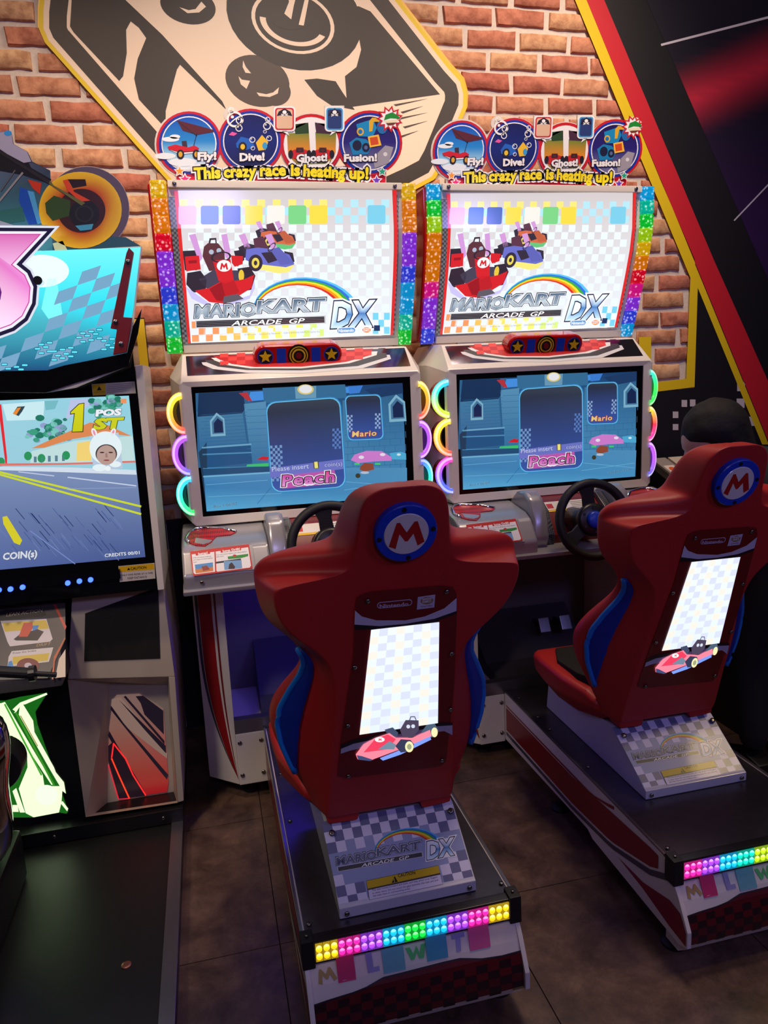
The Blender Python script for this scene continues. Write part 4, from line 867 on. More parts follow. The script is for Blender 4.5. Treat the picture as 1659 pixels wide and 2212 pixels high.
    MB().tube([C0 - ax * .02, C0 - ax * .016, C0 + ax * .002, C0 + ax * .008], .06, 28, rads=[.052, .06, .06, .05]).obj('hub', M['black'], wheel, dx=D, smooth=True)
    for k in range(6):
        t = math.radians(30 + 60 * k); p = C0 + (Vector((math.cos(t), 0, 0)) + upw * math.sin(t)) * .044 + ax * .007; MB().cyl(p, p + ax * .004, .005, 8).obj('bolt', M['rubber'], wheel, dx=D)
    MB().tube([C0, C0 + ax * .016, C0 + ax * .022, C0 + ax * .024], .03, 24, rads=[.032, .031, .026, .012]).obj('centre_button', M['blue'], wheel, dx=D, smooth=True)
    # legs, footwell
    for s in (1, -1):
        X = lambda a: a if s == 1 else .70 - a
        pl_ = [(X(.008), 2.605), (X(-.10), 2.70), (X(-.10), 3.12), (X(.008), 3.12)]
        b = MB(); b.prism(pl_, 'z', .065, .872); b.obj('leg_column', M['white'], P, bev=.004, dx=D)
        x0, x1 = sorted((X(.008), X(.115))); MB().box(x0, x1, 2.60, 3.1, .065, .268).obj('front_box', M['white'], P, bev=.004, dx=D)
        screws([(X(.022), 2.60, .235), (X(.022), 2.60, .105), (X(.10), 2.60, .235), (X(.10), 2.60, .105)], P, D, .008)
        MB().cyl((X(.05), 2.68, 0), (X(.05), 2.68, .012), .03, 16).cyl((X(.05), 2.68, .012), (X(.05), 2.68, .065), .008, 8).obj('levelling_foot', M['rubber'], P, dx=D)
    cv = Cv(XS(.008, -1.137, 2.605), src=None, base=.002)     # curved stripes on the chamfer of the left leg; (y, z)
    def band(a, b2, col, L):   # a,b: offset across the chamfer 0..1 at the top; bends to the front corner at the foot
        f = lambda k, t: 2.70 - .095 * min(1.0, k + (1 - k) * max(0, (t - .35) / .65) ** 2.2)
        ts = [i / 16 for i in range(17)]; A = [(f(a, t), .868 - .78 * t) for t in ts]; B = [(f(b2, t), .868 - .78 * t + .0) for t in ts]
        cv.add(A + B, [(i, i + 1, 18 + i, 17 + i) for i in range(16)], col, L)
    band(.08, .17, c(60, 60, 66), 0); band(.19, .62, c(150, 24, 26), 0); band(.70, .76, c(120, 30, 30), 0)
    cv.obj('leg_decal', M['print'], P, dx=D)
    MB().prism([(3.02, .27), (3.02, .872), (3.06, .872), (3.06, .25)], 'x', .008, .692).obj('footwell_back', M['grey'], P, dx=D)
    MB().prism([(2.61, .255), (2.61, .31), (2.80, .32), (3.01, .48), (3.02, .25)], 'x', .115, .585).obj('footwell_ramp', M['dgrey'], P, bev=.003, dx=D)
    MB().box(.008, .692, 2.603, 2.64, .268, .322).obj('footwell_sill', M['steel'], P, bev=.003, dx=D)
    for x in (.375, .475):
        MB().box(x, x + .05, 2.83, 2.842, .415, .48).rot(-.5, 'X', (0, 2.83, .45)).obj('pedal', M['steel'], P, bev=.004, dx=D)
        MB().box(x + .02, x + .035, 2.84, 2.95, .42, .435).obj('pedal_arm', M['black'], P, dx=D)
    if foot_light:
        MB().box(.05, .65, 2.62, 2.64, .862, .870).obj('footwell_lamp', glow('blue_strip', c(70, 50, 255), 22), P, dx=D)
    # platform with striped side panels, metal deck and lamp bar
    side = [(2.595, .278), (1.535, .278), (1.505, .25), (1.465, .20), (1.425, .13), (1.425, .085), (1.46, .072), (1.60, .075), (1.90, .085), (1.93, .10), (2.595, .078)]
    for x0, x1 in ((.112, .124), (.627, .639)): MB().prism(side, 'x', x0, x1).obj('side_panel', M['white'], P, bev=.002, dx=D)
    XL = XS(.112); cv = Cv(XL, src=None, base=.001); RS = c(136, 18, 24); CS = c(70, 68, 74)
    def strip(top, bot, col, L):
        ts = [i / 30 for i in range(31)]; y = lambda t: 2.58 - t * 1.1
        A = [(y(t), top(t)) for t in ts if top(t) > bot(t)]; B = [(y(t), bot(t)) for t in ts if top(t) > bot(t)]; n = len(A)
        if n > 1: cv.add(A + B, [(i, i + 1, n + i + 1, n + i) for i in range(n - 1)], col, L)
    bt = lin([(0, .125), (.5, .130), (.72, .150), (.90, .205), (1.0, .262)])
    strip(lin([(0, .22), (.5, .226), (.72, .246), (.9, .262), (.94, .262), (1, .20)]), lambda t: bt(t) + .0, RS, 0)
    strip(lin([(0, .232), (.62, .238), (.70, .262), (.74, .275), (.76, .2)]), lin([(0, .226), (.60, .230), (.70, .252), (.76, .270), (.8, .27)]), RS, 1)
    strip(lambda t: bt(t) - .008, lambda t: bt(t) - .022 - .02 * max(0, t - .7), CS, 1)
    cv.poly([(1.50, .17), (1.455, .165), (1.43, .125), (1.43, .09), (1.50, .095), (1.62, .115), (1.75, .125), (1.62, .135)], RS, 0)
    cv.obj('side_stripes', M['print'], P, dx=D)
    MB().box(.122, .629, 1.512, 2.60, .262, .280).obj('deck', M['darksteel'], P, bev=.002, dx=D)
    for x0, x1 in ((.112, .118), (.633, .639)): MB().box(x0, x1, 1.53, 2.595, .278, .283).obj('deck_edge', M['steel'], P, dx=D)
    screws([(.135, 1.55, .281), (.62, 1.55, .281), (.14, 1.98, .281), (.61, 1.98, .281), (.14, 2.25, .281), (.14, 2.35, .281), (.14, 2.52, .281), (.61, 2.35, .281)], P, D, .006, (0, 0, 1))
    bp_ = [(1.512, .288), (1.488, .286), (1.486, .228), (1.512, .226)]
    MB().prism(bp_, 'x', .112, .639).obj('lamp_bar', M['black'], P, bev=.003, dx=D)
    for x in (.108, .614): MB().prism([(1.522, .294), (1.482, .292), (1.480, .222), (1.522, .220)], 'x', x, x + .030).obj('bar_cap', M['rubber'], P, bev=.003, dx=D); screws([(x + .015, 1.50, .293)], P, D, .004, (0, 0, 1))
    seq = 'ymvcgcvmy' if dx == 0 else 'mvctlyarm'
    for g_, k in enumerate(seq):
        for q in range(3):
            x0 = .140 + (g_ * 3 + q) * .01755
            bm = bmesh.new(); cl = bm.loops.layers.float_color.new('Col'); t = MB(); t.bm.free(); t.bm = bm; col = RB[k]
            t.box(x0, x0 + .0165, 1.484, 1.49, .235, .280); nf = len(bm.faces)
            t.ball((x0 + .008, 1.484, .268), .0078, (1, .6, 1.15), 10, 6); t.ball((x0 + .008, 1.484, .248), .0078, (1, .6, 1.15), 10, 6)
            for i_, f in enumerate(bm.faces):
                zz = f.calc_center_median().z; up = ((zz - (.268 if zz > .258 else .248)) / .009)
                kk = .22 if i_ < nf else .75 + .35 * up; w = .0 if i_ < nf else max(0, up - .35) * .5  # domes paler towards the top: a highlight put into the lens colour
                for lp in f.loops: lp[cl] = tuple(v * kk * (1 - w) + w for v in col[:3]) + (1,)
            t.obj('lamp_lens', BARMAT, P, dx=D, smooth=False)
    apf = lin([(.02, 1.50), (.05, 1.455), (.09, 1.435), (.13, 1.437), (.17, 1.452), (.225, 1.486)], True)
    ap = [(apf(z), z) for z in (.225, .19, .15, .12, .09, .06, .035)] + [(1.53, .035), (1.53, .225)]
    MB().prism(ap, 'x', .124, .627).obj('front_apron', M['white'], P, dx=D)
    cuts = [.19, .17, .15, .13, .12, .105, .09, .07, .05]
    cv = Cv(YS(lambda z: apf(z) - .001), src=(560, 1650, 1659 / 600), cuts=cuts, base=.0006)
    wavy = [(318, 1440), (420, 1405), (560, 1362), (640, 1330), (740, 1272), (900, 1232), (1100, 1180), (1200, 1158), (1330, 1160), (1450, 1142), (1568, 1110)]
    cv.poly(wavy + [(1590, 1255), (1560, 1330), (335, 1640)], c(44, 40, 44), 0)
    w2 = [(x, y + 12) for x, y in wavy]; cv.poly(w2 + [(1590, 1260), (1560, 1330), (335, 1640)], c(88, 16, 22), 1)
    cv.checker(330, 1445, 1570, 1640, 18, 4, c(40, 18, 22), 2, slope=-.245, sk=.06)
    Gp = c(150, 140, 150)
    mletter(cv, 400, 1262, 62, c(176, 150, 90), 1, tilt=-.25)
    sq = lambda x, y, w, h, col, L=1: cv.poly([(x, y), (x + w, y - w * .22), (x + w + h * .12, y + h - w * .22), (x + h * .12, y + h)], col, L)
    sq(456, 1160, 105, 150, c(205, 60, 110)); cv.line([(482, 1215), (505, 1250), (522, 1180), (550, 1240), (572, 1200), (585, 1262), (500, 1292), (478, 1215)], 4, c(246, 220, 230), 2); cv.ell(532, 1262, 12, 14, c(246, 220, 230), 2, 16, hole=.7); cv.ell(500, 1262, 12, 14, c(246, 220, 230), 2, 16, hole=.7)
    cv.poly([(632, 1130), (668, 1122), (682, 1212), (716, 1204), (720, 1234), (650, 1250)], c(150, 146, 190), 1)
    sq(728, 1110, 130, 145, c(110, 170, 180)); cv.ell(800, 1150, 42, 50, c(140, 206, 214), 2, 24, hole=.86)
    cv.poly([(872, 1100), (898, 1094), (920, 1134), (938, 1084), (958, 1130), (966, 1076), (992, 1070), (984, 1156), (956, 1162), (940, 1124), (926, 1168), (908, 1172)], c(90, 190, 110), 1)
    sq(988, 1036, 124, 145, c(80, 160, 190)); cv.ell(1062, 1092, 48, 54, c(180, 226, 236), 2, 24, hole=.9)
    cv.poly([(1146, 1020), (1222, 1002), (1226, 1030), (1200, 1036), (1206, 1116), (1178, 1122), (1172, 1044), (1150, 1048)], c(150, 150, 196), 1)
    sq(1244, 982, 122, 135, c(214, 96, 150)); cv.ell(1312, 1028, 44, 50, c(240, 210, 226), 2, 24, hole=.9)
    cv.obj('apron_print', M['print'], P, dx=D)
    for x, y in ((.155, 1.54), (.60, 1.535), (.155, 2.2), (.60, 2.2)):
        b = MB(); b.tube([(x, y, 0), (x, y, .008), (x, y, .018), (x, y, .022)], .03, 20, rads=[.034, .034, .022, .01]); b.cyl((x, y, .02), (x, y, .26), .008, 10); b.obj('levelling_foot', M['rubber'], P, dx=D, smooth=None)
    MB().box(.126, .625, 1.545, 2.58, .12, .262).obj('platform_core', M['dgrey'], P, dx=D)
    seat(P, dx, slide)
    return P
BARMAT = printed('bar_lamp_lens', .15, emit=1.9)
M['darkmirror'] = plast('dark_mirror_plate', c(120, 116, 124), .12, metal=.95, bump=0)
def grille():
    m, N, L, P = newmat('red_perforated_grille'); tc = N.new('ShaderNodeTexCoord'); v = N.new('ShaderNodeTexVoronoi'); v.inputs['Scale'].default_value = 160; v.inputs['Randomness'].default_value = 0
    L.new(tc.outputs['Object'], v.inputs['Vector']); r = N.new('ShaderNodeValToRGB'); r.color_ramp.elements[0].position = .35; r.color_ramp.elements[0].color = c(40, 6, 8); r.color_ramp.elements[1].position = .45; r.color_ramp.elements[1].color = c(190, 26, 34)
    L.new(v.outputs['Distance'], r.inputs[0]); L.new(r.outputs[0], P.inputs['Base Color']); P.inputs['Roughness'].default_value = .35; return m
M['grille'] = grille()
# ================================================================== SEATS
def yb(z): return 1.44 + (1.232 - z) * .326
SX = .378
TB = [  # z, wb (back crease), wo (outer), depth of the outer edge, inner depth
    (1.330, .020, .045, .070, .070), (1.325, .056, .078, .082, .080), (1.306, .084, .106, .098, .095), (1.262, .093, .122, .110, .100), (1.222, .097, .130, .118, .100),
    (1.202, .099, .142, .122, .095), (1.194, .101, .190, .125, .092), (1.184, .104, .248, .129, .088), (1.170, .108, .288, .133, .083), (1.150, .116, .304, .136, .080), (1.139, .160, .306, .136, .078), (1.130, .258, .306, .136, .076),
    (1.120, .268, .306, .134, .074), (1.090, .270, .304, .130, .070), (1.055, .262, .298, .124, .065), (1.015, .242, .282, .116, .060), (.975, .200, .240, .110, .060), (.940, .166, .216, .112, .060),
    (.905, .150, .208, .124, .060), (.865, .144, .220, .146, .060), (.820, .143, .250, .170, .062), (.765, .145, .282, .188, .065), (.715, .149, .290, .186, .070),
    (.660, .153, .280, .164, .075), (.600, .157, .254, .134, .080), (.540, .161, .226, .106, .082), (.490, .164, .202, .092, .085), (.455, .164, .194, .088, .086), (.447, .158, .186, .086, .085)]
tabs = [lin([(t[0], t[k]) for t in TB], True) for k in range(1, 5)]
def seat(CAB, dx, dy):
    D = (dx, dy, 0); P = subempty('bucket_seat', CAB, (SX + dx, 1.9 + dy, .28))
    def ring(z, wb, wo, d, di):
        h = [(wb * .5, 0), (wb - .007, 0), (wb, .0006), (wb + .004, .004), (wb + (wo - wb) * .5, .002 + d * .37), (wo - .004, d * .74), (wo, d * .90), (wo - .010, d), (wo - .030, d), (wo - .045, d - .014), ((wo - .05) * .8, di + (d - di) * .25), ((wo - .05) * .45, di)]
        full = h + [(-x, y) for x, y in h[::-1]]
        return [(SX + x, yb(z) + y, z) for x, y in full]
    b = MB(); b.loft([ring(*t) for t in TB]); b.obj('back_shell', M['red'], P, smooth=True, sub=2, dx=D)
    for s in (1, -1):   # two feet of the shell
        MB().prism([(SX + s * .075, .47), (SX + s * .165, .47), (SX + s * .165, .432), (SX + s * .085, .428)], 'y', yb(.45) + .004, yb(.45) + .07).obj('shell_foot', M['red'], P, bev=.008, dx=D)
        # blue side inlay and its lighter piping, on the flank of the shell
        zs = [.945 - i * .0155 for i in range(25)]; lo, hi = [], []
        for i, z in enumerate(zs):
            t = i / 24; wb, wo, d = tabs[0](z), tabs[1](z), tabs[2](z)
            f1 = .90 - .05 * math.sin(math.pi * t); wd = lin([(0, .012), (.08, .03), (.2, .042), (.35, .062), (.5, .074), (.65, .068), (.8, .046), (.93, .018), (1, .004)])(t); f0 = max(.03, f1 - wd / math.hypot(wo - wb, d * .74))
            def q(f, o, z=z, wb=wb, wo=wo, d=d):
                x = wb + .004 + (wo - .004 - wb - .004) * f; y = .005 + (d * .74 - .005) * f; n = Vector((d * .74, -(wo - wb))).normalized()
                return (SX + s * (x + n.x * o), yb(z) + y + n.y * o, z)
            lo.append((q, f0)); hi.append((q, f1))
        rows = [[q(f0 + (f1 - f0) * k / 4, .007 + .003 * math.sin(math.pi * k / 4)) for k in range(5)] for (q, f0), (_, f1) in zip(lo, hi)]
        b = MB(); b.loft([r + [q(f1 - .02, -.012), q(f0 + .02, -.012)] for r, (q, f0), (_, f1) in zip(rows, lo, hi)]); b.obj('side_inlay', M['bluedk'], P, dx=D, smooth=True)
        b = MB(); b.tube([q(f1 - .02, .007) for q, f1 in hi], .0085, 8); b.obj('piping', M['bluelt'], P, dx=D, smooth=True)
    # back film panel with the light box
    A = YS(lambda z: yb(z) - .0025); src = (540, 1030, 1659 / 580)
    hp = lambda p: A.hit((540 + p[0] / src[2], 1030 + p[1] / src[2]))
    pan = [(650, 800), (660, 745), (700, 722), (760, 708), (1180, 672), (1255, 680), (1275, 720), (1280, 820), (1262, 1300), (1212, 1760), (1180, 1790), (600, 1862), (540, 1850), (560, 1640), (640, 1100)]
    P2 = [hp(p) for p in pan]
    b = MB(); F_ = [b.bm.verts.new((x, yb(z) - .0022, z)) for x, z in P2]; K = [b.bm.verts.new((x, yb(z) + .02, z)) for x, z in P2]; b.bm.faces.new(F_); b.bm.faces.new(K[::-1])
    for i in range(len(P2)): j = (i + 1) % len(P2); b.bm.faces.new([F_[i], F_[j], K[j], K[i]])
    b.obj('back_panel', M['redmatt'], P, dx=D)
    cv = Cv(A, src=src, base=.0006); LILAC = c(190, 178, 226)
    cv.poly([(648, 825), (690, 862), (780, 886), (960, 886), (1080, 862), (1200, 812), (1276, 748), (1275, 832), (1140, 880), (960, 912), (800, 925), (645, 918)], c(206, 198, 214), 1)
    cv.poly([(645, 912), (800, 922), (960, 908), (1140, 876), (1276, 828), (1276, 846), (1168, 884), (1165, 896), (752, 942), (645, 945)], c(26, 24, 30), 2)
    cv.obj('top_band', M['print'], P, dx=D); cv = Cv(A, src=src, base=.0006)
    cv.poly([(562, 1655), (650, 1620), (760, 1598), (1000, 1540), (1160, 1518), (1252, 1518), (1250, 1536), (1160, 1540), (1000, 1568), (780, 1618), (640, 1650), (562, 1685)], c(26, 24, 30), 1)
    cv.poly([(562, 1680), (640, 1648), (780, 1618), (1160, 1540), (1250, 1534), (1250, 1595), (1200, 1570), (1120, 1578), (800, 1650), (620, 1690), (560, 1710)], c(196, 188, 210), 2)
    cv.obj('lower_band', M['print'], P, dx=D); cv = Cv(A, src=src, base=.0009)
    cv.rr(784, 775, 1002, 815, 20, c(190, 170, 190), 1, slope=-.10); cv.rr(789, 780, 997, 810, 17, c(112, 16, 22), 2, slope=-.10); cv.text('Nintendo', (802, 812), (978, 796), 24, c(196, 176, 196), 3, bold=.03)
    cv.obj('maker_name', M['print'], P, dx=D); cv = Cv(A, src=src, base=.0009)
    cv.poly([(1036, 742), (1144, 726), (1138, 806), (1030, 820)], c(196, 186, 206), 1); cv.ell(1092, 764, 40, 22, c(150, 116, 70), 2, 24, rot=-.1); cv.text('BANDAI', (1066, 763), (1120, 756), 13, c(230, 220, 220), 3, bold=.03); cv.text('NAMCO', (1066, 779), (1120, 772), 13, c(230, 220, 220), 3, bold=.03); cv.text('GAMES', (1054, 806), (1126, 798), 8, c(120, 90, 100), 3)
    cv.obj('maker_badge', M['print'], P, dx=D)
    b = MB(); L4 = [hp(p) for p in ((748, 945), (1168, 897), (1160, 1520), (676, 1592))]; F_ = [b.bm.verts.new((x, yb(z) - .003, z)) for x, z in L4]; K = [b.bm.verts.new((x, yb(z) + .01, z)) for x, z in L4]
    b.bm.faces.new(F_); b.bm.faces.new(K[::-1])
    for i in range(4): b.bm.faces.new([F_[i], F_[(i + 1) % 4], K[(i + 1) % 4], K[i]])
    b.obj('light_box', M['white'], P, dx=D)
    cv = Cv(A, src=src, base=.0016)
    cv.poly([(748, 945), (1168, 897), (1160, 1520), (676, 1592)], grad([(897, c(224, 232, 255)), (1200, c(232, 238, 255)), (1592, c(214, 226, 255))]), 0)
    tl = [(748, 945), (1168, 897), (1160, 1520), (676, 1592)]
    bl = lambda u, v: ((tl[0][0] * (1 - u) + tl[1][0] * u) * (1 - v) + (tl[3][0] * (1 - u) + tl[2][0] * u) * v, (tl[0][1] * (1 - u) + tl[1][1] * u) * (1 - v) + (tl[3][1] * (1 - u) + tl[2][1] * u) * v)
    for i in range(8):
        for j in range(14):
            if (i + j) % 2: cv.poly([bl(i / 8, j / 14), bl((i + 1) / 8, j / 14), bl((i + 1) / 8, (j + 1) / 14), bl(i / 8, (j + 1) / 14)], c(206, 212, 236) if i % 3 else c(232, 226, 214), 1)
    # small kart standing across the foot of the light box
    X = lambda pts: pts
    cv.poly([(1058, 1575), (1090, 1530), (1140, 1522), (1160, 1560), (1150, 1600), (1110, 1610)], c(70, 90, 110), 4); cv.ell(1138, 1576, 20, 30, c(232, 226, 170), 5, 20)
    cv.poly([(925, 1560), (960, 1500), (990, 1500), (1040, 1502), (1042, 1560), (1000, 1610), (940, 1600)], c(70, 62, 84), 5); cv.ell(976, 1540, 12, 12, c(200, 206, 220), 6, 12); cv.ell(1006, 1538, 12, 12, c(200, 206, 220), 6, 12); cv.line([(985, 1500), (992, 1480), (1016, 1480), (1024, 1500)], 6, c(90, 84, 104), 4)
    cv.poly([(830, 1560), (880, 1545), (915, 1580), (905, 1604), (850, 1590)], c(60, 70, 96), 4)
    cv.poly([(652, 1712), (700, 1650), (770, 1610), (860, 1580), (900, 1610), (1000, 1610), (1110, 1560), (1120, 1600), (1020, 1650), (900, 1690), (740, 1750), (664, 1742)], c(244, 130, 150), 5)
    cv.poly([(770, 1618), (850, 1588), (900, 1618), (850, 1680), (700, 1700)], c(226, 60, 90), 6); cv.poly([(790, 1680), (860, 1630), (900, 1650), (890, 1680)], c(110, 130, 150), 7)
    cv.poly([(800, 1735), (900, 1695), (1110, 1600), (1118, 1620), (930, 1712), (820, 1750)], c(120, 150, 240), 7); cv.poly([(658, 1716), (690, 1722), (760, 1745), (740, 1752), (668, 1744)], c(60, 70, 110), 7); cv.ell(800, 1620, 30, 16, WHT, 7, 20); plain_m(cv, 802, 1620, 12, c(226, 40, 60), 8)
    cv.poly([(896, 1660), (930, 1618), (990, 1622), (1012, 1650), (990, 1690), (930, 1700)], c(50, 54, 80), 8); cv.ell(982, 1664, 26, 34, c(226, 222, 170), 9, 22); cv.ell(982, 1664, 14, 18, c(150, 156, 120), 10, 16)
    cv.obj('backlit_film', M['seatlit'], P, dx=D, label='backlit checker film with a small kart drawn at its foot')
    nrm = Vector((0, -1, -.326)).normalized()
    scr = [(hp(p)[0], hp(p)[1]) for p in ((727, 764), (1215, 706), (644, 1174), (1246, 1090), (602, 1534), (1240, 1434), (608, 1845), (1186, 1748))]
    for x, z in scr: screws([(x, yb(z) - .003, z)], P, D, .0055, nrm)
    # round emblem
    bc = Vector((SX + .000, yb(1.232) - .001, 1.232)); R3 = Matrix((Vector((1, 0, 0)), Vector((0, -.326, 1)).normalized(), nrm)).transposed()
    def disc(name, r, h0, h1, mat, n=40, bevr=0):
        b = MB(); pts = lambda rr, h: [bc + R3 @ Vector((rr * math.cos(2 * math.pi * k / n), rr * math.sin(2 * math.pi * k / n), h)) for k in range(n)]
        b.loft([pts(r, h0), pts(r, h1 - .002), pts(r - .002, h1)]); return b.obj(name, M[mat], P, dx=D, smooth=None)
    disc('emblem_ring', .066, -.01, .016, 'blue'); disc('emblem_disc', .048, .01, .0175, 'white')
    for k in range(4):
        p = bc + R3 @ Vector((.057 * math.cos(math.radians(97 + 90 * k)), .057 * math.sin(math.radians(97 + 90 * k)), .016)); MB().tube([p, p + nrm * .002], .005, 10).obj('bolt', M['black'], P, dx=D)
    E2 = type('E', (), {'hit': lambda s, p: p, 'emb': lambda s, a, b2, h: bc + R3 @ Vector((a, b2, .0175 + h))})()
    cv = Cv(E2, src=None, base=.0004); mletter(cv, 0, 0, .040, c(176, 24, 22), 0)
    cv.V = [(v[0], v[1], -v[2]) for v in cv.V]; cv.obj('emblem_letter', M['print'], P, dx=D)
    # cushion
    def cr_(y, w, z0, z1): return [(SX - w, y, z1 - .01), (SX - w + .02, y, z1), (SX + w - .02, y, z1), (SX + w, y, z1 - .01), (SX + w - .01, y, (z0 + z1) / 2), (SX + w * .74, y, z0), (SX - w * .74, y, z0), (SX - w + .01, y, (z0 + z1) / 2)]
    b = MB(); b.loft([cr_(1.76, .215, .44, .50), cr_(1.80, .235, .42, .53), cr_(1.90, .268, .405, .545), cr_(2.02, .277, .40, .553), cr_(2.09, .274, .42, .553), cr_(2.13, .255, .45, .545)]); b.obj('cushion_shell', M['red'], P, bev=.012, dx=D, seg=3)
    b = MB(); b.loft([[(SX + x, y, .552 + h) for x, y in ((-.17, 1.74), (.17, 1.74), (.225, 1.86), (.235, 1.98), (.19, 2.085), (-.19, 2.085), (-.235, 1.98), (-.225, 1.86))] for h in (-.02, .010)]); b.obj('seat_pad', M['fabric'], P, bev=.006, dx=D)
    # pedestal
    PX0, PX1 = .208, .552
    prof = [(1.545, .2815), (1.545, .309), (1.560, .316), (1.715, .424), (1.74, .425), (2.18, .40), (2.20, .2815)]
    MB().prism(prof, 'x', PX0, PX1).obj('pedestal', M['white2'], P, bev=.003, dx=D)
    A = YS(lin([(.316, 1.560), (.424, 1.715)]))
    cv = Cv(A, src=(560, 1650, 1659 / 600), base=.0012); LG = c(176, 184, 216); DG = c(112, 114, 150)
    cv.poly([(372, 345), (1140, 205), (1282, 690), (482, 862)], c(150, 160, 198), 0)
    hh = [(372, 345), (1140, 205), (1282, 690), (482, 862)]
    bl2 = lambda u, v: ((hh[0][0] * (1 - u) + hh[1][0] * u) * (1 - v) + (hh[3][0] * (1 - u) + hh[2][0] * u) * v, (hh[0][1] * (1 - u) + hh[1][1] * u) * (1 - v) + (hh[3][1] * (1 - u) + hh[2][1] * u) * v)
    for i in range(14):
        for j in range(8):
            if 2.3 < j < 4.5 or (j >= 2 and j < 6 and 0 < i < 12 and not (j == 2 and i % 2)): continue
            if j > 4 and 2 < i < 11: continue
            col = c(222, 218, 240) if (i + j) % 2 else DG
            cv.poly([bl2(i / 14, j / 8), bl2((i + 1) / 14, j / 8), bl2((i + 1) / 14, (j + 1) / 8), bl2(i / 14, (j + 1) / 8)], col, 1)
    biglogo(cv, 462, 600, 968, 510, 44, 3, metal=lambda x, y: c(92, 98, 128))
    cv.poly([(636, 692), (1066, 600), (1094, 714), (655, 808)], c(60, 56, 60), 12); cv.poly([(638, 694), (1066, 602), (1076, 646), (646, 740)], c(206, 172, 20), 13); cv.poly([(649, 748), (1078, 656), (1092, 712), (657, 806)], c(220, 214, 236), 13)
    cv.poly([(788, 706), (806, 664), (826, 698)], BLK, 14); cv.text('!', (803, 698), (808, 697), 20, c(206, 172, 20), 15, bold=.03); cv.text('CAUTION', (828, 672), (930, 652), 20, BLK, 14, bold=.02)
    for k, (x0, y0, t) in enumerate(((672, 754, 'The seat moves forward and back, and may pinch your fingers'), (676, 772, 'in other items. Do not touch the gaps between the seat unit and'), (678, 788, 'the main base or surrounding areas.'))):
        w = (390, 390, 222)[k]; cv.text(t, (x0, y0), (x0 + w, y0 - w * .205), 11, c(60, 56, 80), 14, bold=.01)
    cv.obj('pedestal_print', M['print'], P, dx=D)
    screws([(.222, 1.69, .412), (.538, 1.69, .412)], P, D, .008, (0, -.57, .82)); screws([(.226, 1.544, .295), (.534, 1.544, .295)], P, D, .006)
    return P
M['white2'] = plast('pale_pedestal_paint', c(206, 204, 214), .3, coat=.4, bump=.02, var=.04)
M['fabric'] = plast('black_fabric', c(26, 25, 27), .9, bump=.5, scale=500)
M['seatlit'] = printed('seat_backlit_film', .1, emit=1.25)
cabinet(0.0, 'left kart racing cabinet, side lamps yellow at top, seat hiding most of its wheel', 'yaarvvbctg', 'yaavvbcctg', ['yyar', 'vvvb', 'ctg', 'yar', 'vvv', 'btg'], True, 0.0)
cabinet(DX, 'right kart racing cabinet, side lamps cyan at top, steering wheel clear of its seat', 'cglaaamvvb', 'ctglyarmvbc', ['ctll', 'yyar', 'mvbb', 'tgg', 'yrm', 'vvb'], False, .218)

# ================================================================== MOTORBIKE GAME AT LEFT
BK = thing('motorbike_game_cabinet', 'motorbike game cabinet at the left edge under a cyan checkered sign with pink 3', 'arcade machine', (-.75, 2.5, 0))
SRC7 = (0, 260, 1548 / 420); SY = 2.33; A = YS(SY)
h7 = lambda p, s_=A: s_.hit((p[0] / SRC7[2], 260 + p[1] / SRC7[2]))
sign = [(-700, 870), (380, 1045), (1128, 1000), (1060, 1640), (1010, 1960), (600, 2130), (360, 2170), (-700, 2160)]
MB().prism([h7(p) for p in sign], 'y', SY, SY + .02).obj('sign_panel', M['white'], BK, bev=.001)
cv = Cv(A, src=SRC7, base=.0008); CY = c(30, 214, 232)
cv.poly([(-700, 1080), (0, 1080), (300, 1040), (1120, 1010), (1062, 1500), (1035, 1650), (1000, 1900), (600, 2010), (-700, 2010)], grad([(1000, c(110, 236, 240)), (1250, c(70, 240, 246)), (1500, CY), (1750, c(20, 190, 220)), (1950, c(20, 60, 110))]), 0)
cv.ell(330, 1200, 220, 130, c(226, 250, 255), 1, 30); cv.poly([(380, 1260), (450, 1260), (500, 1560), (400, 1600), (330, 1500)], c(120, 244, 250), 1)
def sk(x, y): return (x, y)
org = (805, 1155); ex = (-150, 50); ey = (-38, 108)
for i in range(-2, 6):
    for j in range(0, 9):
        if (i + j) % 2: continue
        u = lambda a, b: (org[0] + ex[0] * a + ey[0] * b, org[1] + ex[1] * a + ey[1] * b)
        if i > 0 and j < 2 + i * .5 and i != 1: continue
        if j == 0 and i not in (0,): continue
        pts = [u(i, j), u(i + 1, j), u(i + 1, j + 1), u(i, j + 1)]
        if max(p[1] for p in pts) > 2010 or max(p[0] for p in pts) > 1050: continue
        cv.poly(pts, c(112, 158, 190), 2)
for k in range(150):
    i, j = k % 15, k // 15; x = 10 + i * 66 + (j % 2) * 30; y = 2000 - j * 34 - i * 14 + (0 if i < 6 else -20)
    if (i // 3 + j // 3) % 2 or y < 1700 - (i - 6) * 10 or x > 930 or (x < 260 and y < 1930) or y > 1975 - max(0, x - 500) * .14: continue
    cv.rr(x, y, x + 52, y + 22, 8, c(24, 70, 100), 3); cv.rr(x + 4, y + 4, x + 48, y + 18, 6, c(90, 220, 236), 4)
